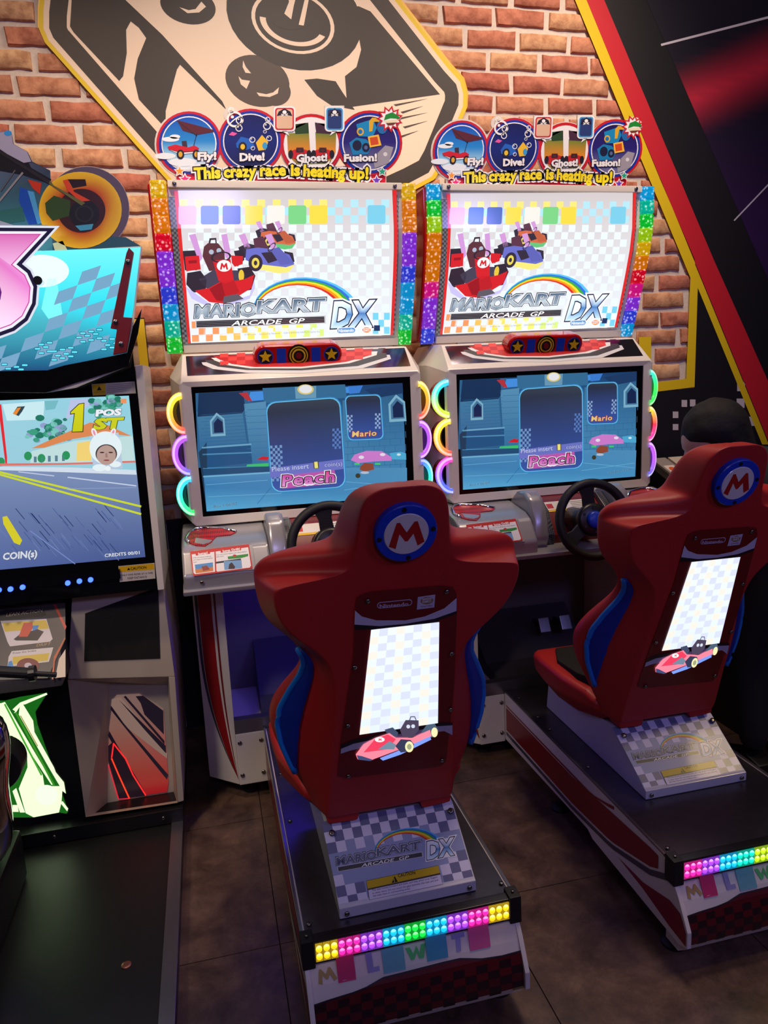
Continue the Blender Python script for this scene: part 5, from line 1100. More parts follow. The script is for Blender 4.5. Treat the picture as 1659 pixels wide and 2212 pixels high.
# the pink numeral with its white, black and silver rims
three = [(-260, 905), (330, 905), (100, 1150), (200, 1230), (245, 1330), (235, 1450), (180, 1560), (90, 1630), (-20, 1670), (-300, 1690)]
for g, col, L in ((-70, c(210, 214, 226), 5), (-52, c(16, 12, 50), 6), (-22, c(226, 226, 234), 7), (0, c(196, 60, 150), 8)): cv.poly(inset(three, g), col, L)
cv.poly(inset(three, 8), grad([(900, c(206, 90, 170)), (1100, c(236, 190, 226)), (1300, c(226, 110, 200)), (1690, c(250, 226, 246))]), 9)
cv.poly([(-100, 1300), (0, 1315), (15, 1370), (5, 1430), (-100, 1440)], c(90, 20, 110), 11); cv.poly([(-100, 1310), (-14, 1325), (0, 1370), (-8, 1415), (-100, 1425)], c(60, 10, 80), 12)
cv.obj('backlit_sign', M['lit'], BK, label='backlit cyan checkered panel with a large pink 3')
bolt = [(1030, 1020), (1070, 1060), (985, 1570), (1058, 1575), (1010, 1850), (905, 1870), (935, 1668), (884, 1660), (1010, 1065)]
MB().prism([h7(p) for p in bolt], 'y', SY - .018, SY - .004).obj('bolt_bracket', M['redmatt'], BK, bev=.002)
screws([(h7(p)[0], SY - .018, h7(p)[1]) for p in ((1022, 1132), (924, 1608), (968, 1782))], BK, (0, 0, 0), .007)
b = MB(); q = h7((318, 1285)); b.cyl((q[0], SY - .03, q[1]), (q[0], SY, q[1]), .012, 16); b.obj('knob', M['chrome'], BK, smooth=None)
MB().prism([h7(p) for p in [(-700, 2010), (380, 1990), (520, 1950), (880, 1880), (1015, 1850), (1060, 1640), (1130, 1500), (1100, 1700), (1020, 1960), (600, 2090), (370, 2165), (-700, 2160)]], 'y', SY - .006, SY - .002).obj('sign_edge', M['glassblack'], BK)
# printed topper: motorbike with a burning front wheel
TYB = 2.365; AT = YS(TYB); ht = lambda p: AT.hit((p[0] / SRC7[2], 260 + p[1] / SRC7[2]))
b = MB(); b.prism([ht((690 + 340 * math.cos(t), 705 + 340 * math.sin(t))) for t in (2 * math.pi * k / 48 for k in range(48))], 'y', TYB, TYB + .006)
b.prism([ht(p) for p in [(-700, 0), (-200, 40), (0, 90), (90, 85), (110, 190), (220, 250), (260, 330), (400, 400), (420, 1080), (-700, 1080)]], 'y', TYB + .001, TYB + .007)
b.prism([ht(p) for p in [(350, 900), (1000, 930), (1120, 1000), (1120, 1060), (350, 1080)]], 'y', TYB + .0005, TYB + .0065); b.obj('topper_board', M['white'], BK)
cv = Cv(AT, src=SRC7, base=.0006)
cv.ell(690, 705, 338, 336, c(96, 84, 104), 0, 48); cv.poly([(-700, 0), (-200, 40), (0, 90), (90, 85), (110, 190), (220, 250), (260, 330), (400, 400), (420, 1060), (-700, 1060)], grad([(0, c(150, 150, 200)), (300, c(60, 70, 90)), (700, c(20, 60, 90)), (1000, c(60, 150, 170))]), 2)
cv.poly([(350, 900), (1000, 930), (1120, 1000), (1120, 1050), (350, 1080)], c(40, 90, 110), 1); cv.poly([(420, 980), (500, 960), (540, 1040), (440, 1045)], c(220, 240, 190), 4)
def fire(x, y):
    r = math.hypot((x - 640) / 330, (y - 715) / 300); a = math.atan2(y - 715, x - 640)
    k = max(0, min(1, (r - .55) * 2.4 + .15 * math.sin(a * 3 + .6)))
    return tuple(np.array(c(196, 44, 14)) * (1 - k) + np.array(c(250, 206, 30)) * k)
for i in range(40):
    t0, t1 = 2 * math.pi * i / 40, 2 * math.pi * (i + 1) / 40
    for r0, r1 in ((.30, .55), (.55, .78), (.78, 1.0)):
        pp = lambda r, t: (640 + 330 * r * math.cos(t), 715 + 305 * r * math.sin(t)); cv.add([pp(r0, t0), pp(r1, t0), pp(r1, t1), pp(r0, t1)], [(0, 1, 2, 3)], fire, 4)
cv.ell(650, 720, 190, 175, c(60, 26, 20), 5, 36); cv.poly([(360, 660), (430, 600), (560, 640), (560, 760), (420, 800), (370, 740)], c(50, 80, 30), 6); cv.poly([(540, 470), (680, 470), (690, 520), (580, 540)], c(40, 20, 20), 6)
cv.ell(672, 745, 120, 112, c(22, 26, 26), 7, 30); cv.ell(672, 745, 74, 68, c(40, 46, 44), 8, 26, hole=.8); cv.poly([(600, 840), (745, 825), (730, 870), (640, 880)], c(70, 170, 210), 8)
cv.poly([(500, 480), (540, 470), (590, 570), (720, 640), (640, 650), (540, 560)], c(226, 74, 30), 9); cv.poly([(400, 480), (430, 520), (680, 660), (650, 680), (390, 505)], c(104, 110, 60), 10)
cv.poly([(160, 530), (270, 570), (330, 820), (230, 830), (150, 640)], c(20, 80, 190), 4); cv.poly([(220, 560), (270, 570), (330, 820), (300, 830)], c(80, 170, 230), 5); cv.poly([(220, 470), (330, 500), (320, 590), (260, 540)], c(206, 56, 20), 5)
cv.poly([(-300, 100), (30, 220), (190, 260), (250, 380), (410, 470), (400, 505), (170, 430), (0, 400), (-300, 420)], c(20, 20, 24), 6); cv.line([(0, 250), (400, 500)], 26, c(40, 38, 42), 8); cv.line([(0, 640), (180, 420)], 16, c(150, 150, 156), 7); cv.line([(10, 560), (120, 400)], 10, c(96, 96, 100), 7)
cv.poly([(0, 100), (90, 85), (105, 190), (215, 250), (250, 330), (190, 340), (60, 270), (0, 230)], c(176, 176, 206), 7); cv.ell(64, 104, 30, 22, c(60, 160, 240), 8, 20); cv.poly([(0, 720), (180, 690), (200, 800), (0, 830)], c(44, 110, 110), 5); cv.poly([(0, 800), (110, 835), (380, 835), (380, 870), (-300, 860)], c(160, 170, 190), 9)
cv.obj('topper_print', M['print'], BK)
# monitor
MYB = 2.40; Am = YS(MYB); hb = lambda p: Am.hit(p)
MB().box(-1.25, -.193, MYB, 2.62, .905, 1.70).obj('monitor_bezel', M['glassblack'], BK)
pg = [hb(p) for p in ((293, 790), (310, 788), (356, 1268), (342, 1270))]
MB().prism([(x, z) for x, z in pg], 'y', MYB - .03, MYB + .30).obj('side_post', M['white'], BK, bev=.003)
SR = (0, 800, 1659 / 420); cv = Cv(YS(MYB - .001), src=SR, base=.0006)
cv.poly([(-900, 290), (1100, 216), (1240, 1592), (-900, 1780)], grad([(216, c(150, 214, 230)), (500, c(190, 214, 236)), (780, c(150, 200, 214))]), 0)
cv.poly([(-900, 800), (1165, 850), (1240, 1592), (-900, 1780)], grad([(820, c(130, 150, 190)), (1000, c(84, 110, 160)), (1200, c(40, 64, 130)), (1500, c(40, 60, 120)), (1700, c(90, 110, 170))]), 2)
random.seed(3)
for (x0, y0, x1, y1) in ((230, 400, 600, 600), (780, 250, 960, 420), (930, 225, 1020, 300), (400, 480, 560, 560)):
    for k in range(26):
        x, y = random.uniform(x0, x1), random.uniform(y0, y1); r = random.uniform(16, 44); cv.ell(x, y, r, r * .7, [c(30, 120, 100), c(60, 160, 130), c(120, 200, 190), c(150, 160, 210)][k % 4], 3 + k % 3, 9)
cv.poly([(20, 290), (380, 262), (370, 420), (60, 430)], c(206, 240, 246), 3); cv.poly([(110, 370), (150, 310), (215, 306), (190, 350), (160, 390)], c(50, 70, 80), 4); cv.poly([(110, 370), (150, 320), (180, 316), (140, 380)], c(240, 140, 50), 5)
cv.poly([(600, 250), (780, 240), (760, 300), (640, 380), (560, 420)], c(190, 200, 236), 3); cv.poly([(380, 262), (500, 256), (470, 330), (390, 340)], c(120, 190, 200), 3)
cv.poly([(270, 665), (500, 560), (770, 444), (930, 470), (1120, 560), (900, 540), (600, 590), (380, 660)], c(224, 138, 84), 7); cv.poly([(270, 690), (640, 600), (1130, 560), (1150, 780), (260, 790)], c(196, 226, 226), 6); cv.poly([(660, 620), (770, 600), (780, 770), (650, 775)], c(246, 214, 120), 7)
for k in range(5): x = 290 + k * 60; cv.rect(x, 735 - k * 3, x + 24, 785 - k * 3, c(90, 130, 150), 8)
for x, y in ((240, 730), (355, 750), (565, 725), (10, 780)): cv.ell(x, y, 34, 38, c(40, 150, 90), 8, 12)
cv.poly([(0, 290), (12, 290), (62, 740), (62, 800), (48, 800), (0, 420)], c(230, 40, 50), 9)
cv.poly([(-900, 800), (540, 790), (1155, 770), (1158, 786), (540, 806), (-900, 830)], c(222, 120, 110), 9); cv.poly([(0, 822), (600, 828), (1160, 850), (1166, 890), (600, 870), (0, 850)], c(214, 226, 240), 9)
for a, b_, w, col in (((0, 868), (1200, 1160), 17, c(206, 220, 40)), ((0, 888), (1200, 1225), 17, c(206, 220, 40)), ((160, 865), (460, 900), 9, c(196, 206, 230)), ((580, 912), (1160, 985), 10, c(200, 210, 236)), ((260, 1370), (640, 1650), 8, c(120, 140, 200)), ((560, 1010), (1160, 1000), 6, c(140, 160, 200))): cv.line([a, b_], w, col, 4)
cv.poly([(22, 1250), (60, 1242), (190, 1450), (170, 1490), (120, 1470), (30, 1310)], c(216, 206, 40), 4)
for k in range(60):
    x, y = random.uniform(-40, 1130), random.uniform(1230, 1640); 
    if x < 1000: cv.line([(x, y - 90), (x + 75, y)], random.uniform(3, 7), [c(70, 90, 150), c(110, 126, 180), c(30, 46, 100)][k % 3], 3)
yg = grad([(280, c(226, 214, 20)), (370, c(210, 214, 30)), (395, c(250, 250, 250)), (420, c(196, 206, 20)), (530, c(206, 206, 10))])
cv.poly([(672, 284), (722, 276), (712, 526), (612, 530), (632, 372), (598, 378), (600, 352)], c(40, 50, 40), 10); cv.poly([(676, 290), (716, 283), (705, 519), (618, 524), (640, 364), (606, 370), (606, 356)], yg, 11)
cv.otext('POS', (822, 390), (1032, 380), 52, c(240, 244, 250), c(60, 70, 90), 10, bold=.06, ow=.03, shear=.1); cv.otext('ST', (810, 500), (1050, 488), 84, c(206, 210, 30), c(60, 70, 40), 10, bold=.06, ow=.03, shear=.15)
cv.otext('COIN(s)', (32, 1615), (318, 1588), 56, c(216, 222, 234), c(40, 50, 80), 8, bold=.04, ow=.03, shear=.15); cv.otext('CREDITS 00/01', (896, 1592), (1192, 1566), 27, c(226, 230, 240), c(50, 60, 90), 8, bold=.02, ow=.03)
cv.rect(1030, 242, 1080, 282, c(240, 150, 100), 10)
# rider portrait: plain face in a white hood with two ears
cv.poly([(768, 560), (1012, 530), (1050, 835), (800, 855)], c(186, 204, 226), 10)
for x, s_ in ((805, -1), (965, 1)): cv.ell(x, 530, 22, 40, c(240, 246, 250), 11, 20, rot=.35 * s_); cv.ell(x, 532, 10, 26, c(240, 150, 180), 12, 16, rot=.35 * s_)
cv.ell(902, 660, 138, 140, c(232, 246, 250), 12, 36); cv.ell(850, 830, 60, 30, c(232, 246, 250), 12, 20); cv.ell(985, 800, 50, 26, c(232, 246, 250), 12, 20); cv.ell(908, 712, 92, 82, c(60, 50, 52), 13, 30); cv.ell(908, 722, 82, 84, c(186, 156, 146), 14, 30)
for x in (872, 946): cv.ell(x, 700, 20, 6, c(60, 44, 44), 15, 14)
cv.poly([(902, 705), (898, 740), (922, 742), (914, 705)], c(160, 124, 116), 15); cv.ell(910, 766, 26, 7, c(150, 76, 80), 15, 14); cv.ell(922, 836, 24, 22, c(240, 248, 250), 15, 18)
cv.obj('game_screen', M['screenbright'], BK, label='lit screen showing a street race in first position')
cv = Cv(YS(MYB - .002), src=SR, base=.001)
cv.poly([(782, 118), (1150, 94), (1160, 196), (792, 216)], c(206, 198, 190), 0); cv.poly([(788, 122), (900, 114), (904, 208), (796, 214)], c(226, 186, 20), 1); cv.poly([(826, 172), (846, 134), (868, 168)], BLK, 2); cv.text('CAUTION', (806, 194), (894, 188), 12, c(120, 90, 10), 2)
for k in range(5): cv.line([(912, 126 + k * 16), (1140 - k * 8, 108 + k * 16)], 5, c(150, 144, 140), 1)
cv.obj('caution_label', M['print'], BK); cv = Cv(YS(MYB - .002), src=SR, base=.001)
cv.poly([(1010, 1670), (1318, 1642), (1326, 1775), (1022, 1806)], c(206, 198, 190), 0); cv.poly([(1014, 1674), (1314, 1648), (1316, 1698), (1018, 1722)], c(224, 176, 20), 1)
cv.poly([(1084, 1704), (1098, 1682), (1112, 1702)], BLK, 2); cv.text('CAUTION', (1116, 1702), (1250, 1690), 22, BLK, 2, bold=.02); cv.text('ONLY ONE RIDER AT A TIME', (1030, 1756), (1306, 1734), 15, c(50, 46, 46), 2); cv.text('KEEP DISTANCE', (1090, 1782), (1254, 1768), 17, c(50, 46, 46), 2)
cv.obj('caution_label', M['print'], BK)
b = MB(); q0 = Am.hit((-300, 1300)); MB().box(-1.25, -.30, MYB - .012, MYB, .955, .985).rot(0, 'X', (0, 0, 0)).obj('led_bar', M['glassblack'], BK)
for px_ in ((-30, 1276), (0, 1272), (25, 1270), (51, 1266), (148, 1257), (173, 1253), (197, 1250)):
    x, z = Am.hit(px_); b = MB(); b.tube([(x, MYB - .012, z), (x, MYB - .020, z), (x, MYB - .024, z)], .008, 12, rads=[.008, .007, .003]); b.obj('led', M['ledblue'], BK, smooth=None)
# body: side speaker column, console, lit panels
FY = 2.46; Af = YS(FY); hf = lambda p: Af.hit(p)
MB().prism([hf(p) for p in ((155, 1290), (240, 1275), (352, 1262), (378, 1462), (146, 1468))], 'y', FY, 3.0).obj('speaker_column', M['cream'], BK, bev=.004)
MB().prism([hf(p) for p in ((184, 1325), (342, 1268), (346, 1422), (182, 1428))], 'y', FY - .002, FY + .01).obj('speaker_cloth', M['fabric'], BK)
MB().prism([hf(p) for p in ((378, 1462), (397, 1730), (384, 1734), (364, 1462))], 'y', FY, 3.0).obj('column_edge', M['cream'], BK, bev=.003)
b = MB(); o4 = [hf(p) for p in ((146, 1468), (364, 1462), (384, 1734), (185, 1765))]; i4 = [YS(FY + .10).hit(p) for p in ((236, 1470), (362, 1480), (376, 1722), (232, 1745))]
O = [b.bm.verts.new((x, FY, z)) for x, z in o4]; I = [b.bm.verts.new((x, FY + .10, z)) for x, z in i4]
for i in (0, 1, 3): b.bm.faces.new([O[i], O[(i + 1) % 4], I[(i + 1) % 4], I[i]])
b.bm.faces.new(I); b.bm.faces.new([O[2], O[3], I[3], I[2]]); b.obj('lower_recess', M['cream'], BK)
Ar = YS(FY + .098); cv = Cv(Ar, src=(0, 1250, 1548 / 420), base=.001)
cv.poly([(900, 960), (930, 925), (1110, 915), (1300, 1035), (1342, 1620), (1330, 1695), (945, 1755), (862, 1440), (870, 1180)], grad([(915, c(190, 150, 140)), (1300, c(206, 140, 120)), (1500, c(224, 90, 70)), (1700, c(240, 30, 40))]), 0)
cv.poly([(890, 960), (960, 940), (1330, 1390), (1330, 1430), (980, 1160), (885, 1010)], c(206, 166, 150), 1)
for q in ([(885, 1010), (985, 1150), (1340, 1560), (1330, 1600), (975, 1160), (880, 1040)], [(945, 960), (1320, 1330), (1322, 1390), (1150, 1200)], [(1000, 930), (1310, 1290), (1310, 1320), (985, 940)], [(870, 1210), (920, 1300), (1150, 1690), (1130, 1720), (860, 1250)], [(1080, 935), (1140, 930), (1300, 1050), (1305, 1240), (1150, 1080), (1120, 990)]): cv.poly(q, c(40, 26, 46), 2)
cv.poly([(862, 1330), (905, 1290), (1160, 1725), (950, 1752), (862, 1450)], c(46, 22, 40), 3)
cv.obj('side_film', M['litdim'], BK, label='film with slanting stripes, glowing red at its foot')
cv = Cv(Ar, src=(0, 1250, 1548 / 420), base=.003)
cv.line([(890, 1420), (905, 1310), (1000, 1430), (1060, 1560), (1160, 1720)], 11, c(255, 40, 40), 1); cv.line([(890, 1430), (950, 1570), (1030, 1745)], 12, c(255, 60, 30), 1); cv.line([(862, 1480), (945, 1752), (1030, 1745)], 6, c(230, 20, 50), 1)
cv.obj('red_glow_lines', M['lit'], BK)
cv = Cv(YS(FY + .05), src=None)
MB().box(-2.0, -.515, 2.50, 3.0, .06, .66).obj('front_box', M['black'], BK)
MB().prism([(2.30, .66), (2.30, .70), (2.50, .93), (2.62, .93), (2.62, .66)], 'x', -2.0, -.492).obj('console', M['dgrey'], BK, bev=.004)
Ac = YS(lin([(.70, 2.298), (.93, 2.498)])); cv = Cv(Ac, src=(0, 1250, 1548 / 420), base=.0015)
cv.poly([(-600, 215), (520, 190), (522, 480), (380, 790), (-600, 830)], c(76, 70, 70), 0); cv.poly([(425, 203), (445, 203), (530, 380), (520, 410)], c(206, 60, 40), 1); cv.poly([(522, 470), (440, 640), (425, 800), (412, 800), (430, 620), (515, 470)], c(206, 90, 40), 1); cv.poly([(470, 640), (522, 560), (522, 780), (440, 790)], c(226, 210, 190), 1)
cv.poly([(0, 262), (60, 240), (350, 238), (370, 290), (340, 300), (0, 330)], c(50, 44, 46), 1); cv.text('LEAN ACTION', (50, 300), (346, 262), 26, c(190, 176, 150), 2, shear=.3); cv.poly([(5, 335), (370, 318), (420, 478), (400, 500), (80, 538), (60, 500)], c(214, 208, 206), 2); cv.poly([(20, 350), (365, 328), (392, 395), (40, 420)], c(216, 190, 50), 3)
cv.poly([(110, 480), (160, 440), (300, 400), (350, 420), (300, 490), (130, 490)], c(50, 40, 44), 4); cv.poly([(150, 460), (190, 350), (260, 345), (262, 390), (220, 460)], c(206, 80, 50), 5); cv.poly([(262, 372), (310, 368), (300, 400), (262, 414)], c(60, 140, 210), 5)
cv.text('DRIFT', (290, 540), (410, 526), 22, c(190, 160, 110), 2, shear=.3); cv.poly([(95, 575), (425, 545), (410, 600), (390, 660), (60, 700), (70, 620)], c(216, 210, 206), 2); cv.text('Press the brake', (104, 598), (290, 576), 14, c(60, 60, 70), 3); cv.poly([(105, 620), (395, 590), (380, 650), (100, 680)], c(214, 190, 60), 3); cv.ell(225, 690, 90, 60, c(120, 30, 34), 4, 24); cv.ell(225, 690, 30, 24, c(200, 190, 200), 5, 16); cv.poly([(70, 660), (95, 650), (110, 700), (60, 700)], c(60, 140, 210), 4)
cv.obj('console_print', M['print'], BK)
Ag = YS(2.499); cv = Cv(Ag, src=(0, 1250, 1548 / 420), base=.001)
cv.poly([(-500, 960), (40, 970), (160, 940), (380, 905), (282, 1060), (300, 1160), (545, 1850), (530, 1870), (470, 1860), (268, 1900), (-500, 1900)], c(20, 90, 20), 0)
GW = c(226, 255, 200)
for q in ([(100, 1040), (160, 985), (370, 908), (378, 922), (200, 1000), (170, 1000), (110, 1070), (130, 1060)], [(160, 1000), (185, 1000), (265, 1130), (275, 1220), (430, 1500), (445, 1540), (510, 1620), (525, 1710), (500, 1690), (400, 1520), (150, 1080)], [(10, 990), (40, 980), (430, 1640), (410, 1640), (240, 1380), (340, 1560), (355, 1650), (500, 1650), (490, 1780), (470, 1860), (268, 1898), (205, 1865), (150, 1670), (220, 1500), (215, 1380), (100, 1250), (-500, 1200), (-500, 1000)], [(100, 1690), (130, 1665), (200, 1860), (160, 1860)], [(478, 1780), (500, 1770), (544, 1830), (535, 1850)], [(100, 1800), (140, 1800), (150, 1855), (100, 1855)]): cv.poly(q, GW, 2)
cv.line([(40, 1000), (330, 1560)], 14, c(60, 150, 40), 3); cv.line([(130, 1070), (430, 1640)], 16, c(50, 130, 30), 4); cv.line([(165, 1090), (300, 1330)], 8, c(150, 120, 60), 5)
cv.ell(370, 1720, 90, 80, c(226, 255, 214), 3, 30)
cv.obj('green_light_panel', M['green'], BK, label='backlit green and white panel')
MB().box(-2.0, -.19, 2.44, 2.56, .058, .108).obj('base_skirt', M['black'], BK, bev=.004); screws([(Af.hit(p)[0], 2.438, .085) for p in ((352, 1745), (118, 1785))], BK, (0, 0, 0), .007)
MB().box(-2.2, -.195, .3, 2.46, .0, .055).obj('floor_plate', M['deckblack'], BK, bev=.002); MB().box(-.232, -.193, .3, 2.44, .054, .062).obj('plate_edge', M['steel'], BK, bev=.002)
q = ZS(.056).hit((273, 2085)); b = MB(); b.tube([(q[0], q[1], .055), (q[0], q[1], .058), (q[0], q[1], .0595)], .012, 20, rads=[.013, .013, .008]); b.obj('anchor_cap', M['copper'], BK)
MB().box(-.60, -.197, 2.66, 3.05, .0, 1.55).obj('rear_cabinet', M['black'], BK)
# the bike itself reaches in from the left
BI = subempty('motorbike', BK, (-.62, 1.95, .06))
def slab(pts_px, y0, y1, mat, name, par, bev=.01):
    Aq = YS(y0); MB().prism([Aq.hit(p) for p in pts_px], 'y', y0, y1).obj(name, mat, par, bev=bev, seg=3)
rings = []
for i, (py, x1) in enumerate(((1545, 2), (1570, 16), (1610, 26), (1660, 22), (1700, 18), (1740, 26), (1790, 32), (1830, 26), (1855, 12))):
    Aq = YS(2.12); x, z = Aq.hit((x1, py)); w = .10
    rings.append([(x - w + w * math.cos(t) - (1 - math.cos(t)) * .0, 2.12 + .09 * math.sin(t), z) for t in (2 * math.pi * k / 16 for k in range(16))])
MB().loft(rings).obj('fairing', M['chrome'], BI, smooth=True, sub=1)
Aq = YS(2.26); q = Aq.hit((8, 1655)); b = MB(); b.tube([(q[0] - .02, 2.24, q[1]), (q[0] - .02, 2.33, q[1])], .1, 36, rads=[.072, .072]); b.obj('speaker_pod', M['rubber'], BI, bev=.008)
b = MB(); a0 = YS(2.02).hit((-60, 1447)); a1 = YS(2.02).hit((68, 1455)); a2 = YS(2.02).hit((122, 1458))
b.tube([(a0[0], 2.02, a0[1]), (a1[0], 2.02, a1[1])], .015, 14); b.obj('handlebar_grip', M['rubber'], BI, smooth=None); b = MB(); b.tube([(a1[0] - .005, 2.02, a1[1]), (a1[0] + .01, 2.02, a1[1])], .021, 16); b.tube([(a1[0], 2.02, a1[1]), (a2[0], 2.02, a2[1])], .007, 10); b.obj('bar_end', M['black'], BI)
MB().box(-.75, -.66, 1.6, 2.3, .055, .22).obj('bike_base', M['black'], BI, bev=.02)
MB().prism([(1.9, .2), (2.2, .2), (2.25, .60), (2.0, .72), (1.95, .70)], 'x', -.80, -.74).obj('bike_frame', M['rubber'], BI, bev=.01); MB().cyl((-.77, 2.02, .66), (a0[0], 2.02, a0[1]), .012, 10).obj('handlebar', M['black'], BI)

# ================================================================== RIGHT BACKGROUND: console game and its player
KB = thing('console_game', 'dark game console with slanted grey control panel behind the right seat, against the wall', 'arcade machine', (2.5, 2.9, 0))
MB().prism([(2.46, 0), (2.46, .82), (3.20, 1.08), (3.24, 1.08), (3.24, 0)], 'x', 2.05, 3.3).obj('console_body', M['black'], KB, bev=.004)
kf = lin([(.82, 2.46), (1.08, 3.20)]); KT = lambda y: .82 + (y - 2.46) * .3514
for x0, x1, m in ((2.09, 2.165, 'grey2'), (2.18, 2.30, 'cream'), (2.315, 2.42, 'brown'), (2.44, 2.66, 'cream')):
    b = MB(); v = [b.bm.verts.new((x + (y > 3) * dxx, y, KT(y) + h)) for h in (0.001, .012) for x, y, dxx in ((x0, 2.50, 0), (x1, 2.50, 0), (x1, 3.18, 0), (x0, 3.18, 0))]
    for f in ((0, 3, 2, 1), (4, 5, 6, 7), (0, 1, 5, 4), (1, 2, 6, 5), (2, 3, 7, 6), (3, 0, 4, 7)): b.bm.faces.new([v[i] for i in f])
    b.obj('control_panel', M[m], KB)
class KS:
    def hit(s, p): return p
    def emb(s, a, b, h): return Vector((a, b, KT(b) + .012 + h))
cv = Cv(KS(), src=None, base=.001); cv.rect(2.10, 3.02, 2.155, 3.10, c(226, 214, 206), 0); cv.ell(2.128, 3.06, .018, .024, c(220, 96, 50), 1, 20); cv.ell(2.13, 2.92, .016, .022, c(90, 84, 82), 0, 20)
cv.rect(2.20, 2.9, 2.26, 3.05, c(110, 104, 110), 0); cv.ell(2.37, 2.9, .03, .03, c(60, 50, 46), 0, 20)
cv.obj('panel_print', M['print'], KB)
# player: young person, seen over the right seat
PH = thing('person', 'person with dark hair and dark jacket bending over the console behind the right seat', 'person', (1.98, 2.22, 0))
def skin(name, verts, edges, radii, mat, parent, root=0, sub=2):
    me = bpy.data.meshes.new(name); off = ORG[parent.name]; me.from_pydata([Vector(v) - off for v in verts], edges, []); o = bpy.data.objects.new(name, me); me.materials.append(mat)
    md = o.modifiers.new('skin', 'SKIN'); md.use_smooth_shade = True
    for i, r in enumerate(radii): me.skin_vertices[0].data[i].radius = r if isinstance(r, tuple) else (r, r)
    me.skin_vertices[0].data[root].use_root = True
    m2 = o.modifiers.new('sub', 'SUBSURF'); m2.levels = sub; m2.render_levels = sub; link(o, parent); return o
V = [(2.00, 2.20, .80), (1.98, 2.20, .92), (1.96, 2.22, 1.06), (1.91, 2.25, 1.15), (1.86, 2.27, 1.205), (1.80, 2.28, 1.245),
     (2.07, 2.19, 1.14), (2.12, 2.30, .98), (2.07, 2.47, .96), (1.80, 2.33, 1.12), (1.86, 2.44, 1.00), (1.96, 2.54, .93),
     (2.08, 2.20, .73), (2.09, 2.22, .42), (2.10, 2.16, .09), (2.11, 2.27, .05), (1.91, 2.20, .73), (1.90, 2.24, .42), (1.90, 2.19, .09), (1.89, 2.30, .05)]
Ed = [(0, 1), (1, 2), (2, 3), (3, 4), (4, 5), (3, 6), (6, 7), (7, 8), (3, 9), (9, 10), (10, 11), (0, 12), (12, 13), (13, 14), (14, 15), (0, 16), (16, 17), (17, 18), (18, 19)]
Rr = [.125, .115, .13, .12, .055, .05, .062, .045, .035, .058, .042, .034, .085, .062, .045, .04, .085, .062, .045, .04]
skin('jacket', V[:12], [e for e in Ed if max(e) < 12], Rr[:12], M['jacket'], PH)
skin('trousers', [(2.0, 2.20, .90), (2.0, 2.20, .79), (2.055, 2.20, .66), V[13], V[14], (1.945, 2.20, .66), V[17], V[18]], [(0, 1), (1, 2), (2, 3), (3, 4), (1, 5), (5, 6), (6, 7)], [.12, .125, .088, .068, .052, .088, .068, .052], M['trousers'], PH)
for sx, w in ((1, V[8]), (-1, V[11])):
    w = Vector(w); d = Vector((0, .9, -.12)).normalized(); sd = Vector((1, 0, 0)) * sx
    hv = [w, w + d * .045, w + d * .085]; he = [(0, 1), (1, 2)]; hr = [.022, .026, .022]
    for k, (o_, ln) in enumerate(((-.024, .06), (-.008, .07), (.008, .066), (.023, .052))):
        n0 = len(hv); hv += [w + d * .08 + sd * o_, w + d * (.08 + ln * .5) + sd * o_ * 1.1 + Vector((0, 0, -.004)), w + d * (.08 + ln) + sd * o_ * 1.15 + Vector((0, 0, -.014))]; he += [(2, n0), (n0, n0 + 1), (n0 + 1, n0 + 2)]; hr += [.009, .0085, .007]
    n0 = len(hv); hv += [w + d * .03 - sd * .03, w + d * .06 - sd * .045 + Vector((0, 0, -.006))]; he += [(1, n0), (n0, n0 + 1)]; hr += [.010, .008]
    skin('hand', [tuple(v) for v in hv], he, hr, M['skin'], PH, 0, 1)
HC = Vector((1.735, 2.27, 1.262))
b = MB(); b.ball((0, 0, 0), .1, (1, 1, 1), 28, 20)
for v in b.bm.verts:
    x, y, z = v.co / .1; v.co = Vector((x * .093, y * .078, z * .112))
    if x < 0 and z < .2: v.co.x *= .93; v.co.y *= (1 + .25 * z * .8 if z < 0 else 1)
    if x < -.8 and -.25 < z < .12 and abs(y) < .28: v.co.x -= .018
    if x < -.6 and -.75 < z < -.5: v.co.x -= .008
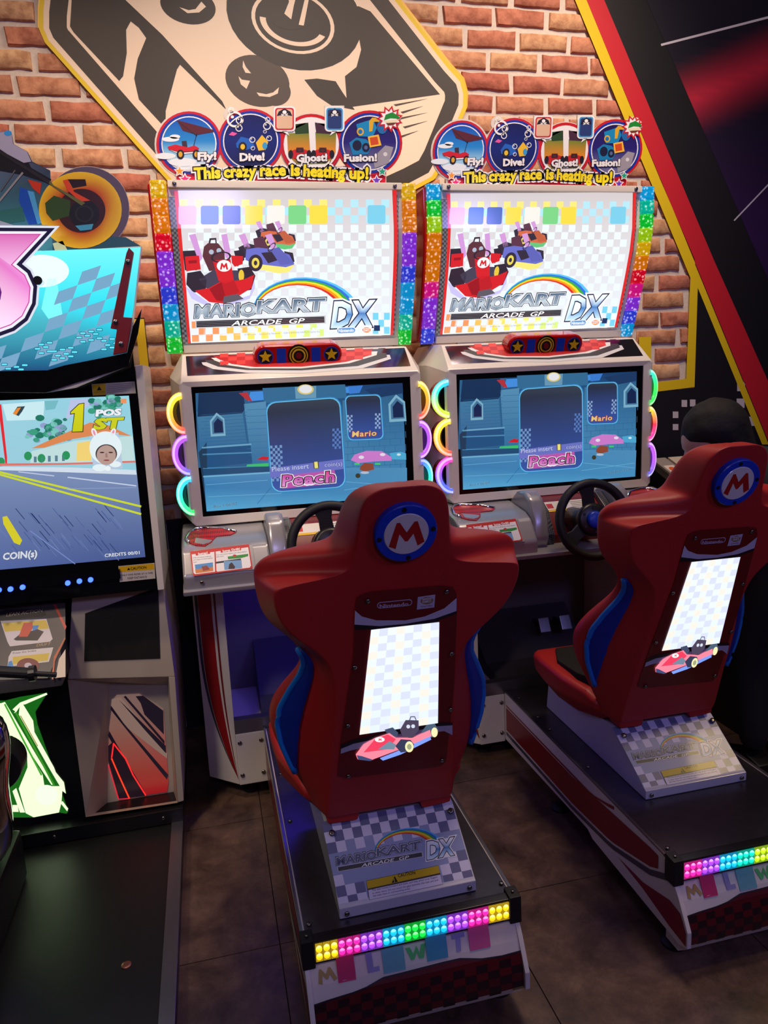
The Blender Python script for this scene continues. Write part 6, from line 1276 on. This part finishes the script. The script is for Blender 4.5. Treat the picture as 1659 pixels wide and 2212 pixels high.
bmesh.ops.rotate(b.bm, verts=b.bm.verts, cent=(0, 0, 0), matrix=Matrix.Rotation(-.55, 3, 'Y')); bmesh.ops.rotate(b.bm, verts=b.bm.verts, cent=(0, 0, 0), matrix=Matrix.Rotation(-.2, 3, 'Z')); bmesh.ops.translate(b.bm, verts=b.bm.verts, vec=HC + Vector((-.012, 0, -.006)))
head = b.obj('head', M['skin'], PH, smooth=True)
RH = Matrix.Rotation(-.2, 3, 'Z') @ Matrix.Rotation(-.55, 3, 'Y')
for s in (-1, 1):
    MB().ball(HC + RH @ Vector((-.080, s * .032, .008)), .011, (1, 1.2, .8), 10, 6).obj('eye', M['black'], head, smooth=True)
    MB().ball(HC + RH @ Vector((.002, s * .078, -.008)), .02, (.7, .4, 1.2), 10, 8).obj('ear', M['skin'], head, smooth=True)
MB().ball(HC + RH @ Vector((-.088, 0, -.045)), .016, (.5, 1.3, .4), 10, 6).obj('mouth', M['lips'], head, smooth=True)
b = MB(); b.ball((0, 0, 0), 1, (1, 1, 1), 40, 28); random.seed(5)
for v in b.bm.verts:
    x, y, z = v.co; k = 1 + .02 * math.sin(9 * x + 5 * z) * math.sin(8 * y) + .012 * math.sin(34 * math.atan2(y, x)) * (1 - abs(z))
    v.co = Vector((x * .118 + .022, y * .104, z * .112 + .030)) * k
    if x < -.35 and z < -.05: v.co.x = max(v.co.x, -.05)
    if z < -.05 and x > -.35: v.co.z -= (.05 + .12 * min(1, -z)) * max(0, min(1, (x + .35) * 1.6)); v.co.x += .02 * max(0, -z)
bmesh.ops.rotate(b.bm, verts=b.bm.verts, cent=(0, 0, 0), matrix=Matrix.Rotation(-.35, 3, 'Y')); bmesh.ops.translate(b.bm, verts=b.bm.verts, vec=HC + Vector((-.004, 0, 0.004)))
b.obj('hair', M['hair'], PH, smooth=True, sub=1)
for a, b2 in ((14, 15), (18, 19)):
    p, q = Vector(V[a]), Vector(V[b2]); mbx = MB(); mbx.loft([[(p.x + sx * w_, y, z) for sx, z in ((-1, 0), (1, 0), (1, h_), (-1, h_))] for y, w_, h_ in ((p.y - .07, .035, .07), (p.y, .042, .09), (p.y + .10, .045, .06), (p.y + .17, .03, .035))]); mbx.obj('shoe', M['black'], PH, bev=.012)
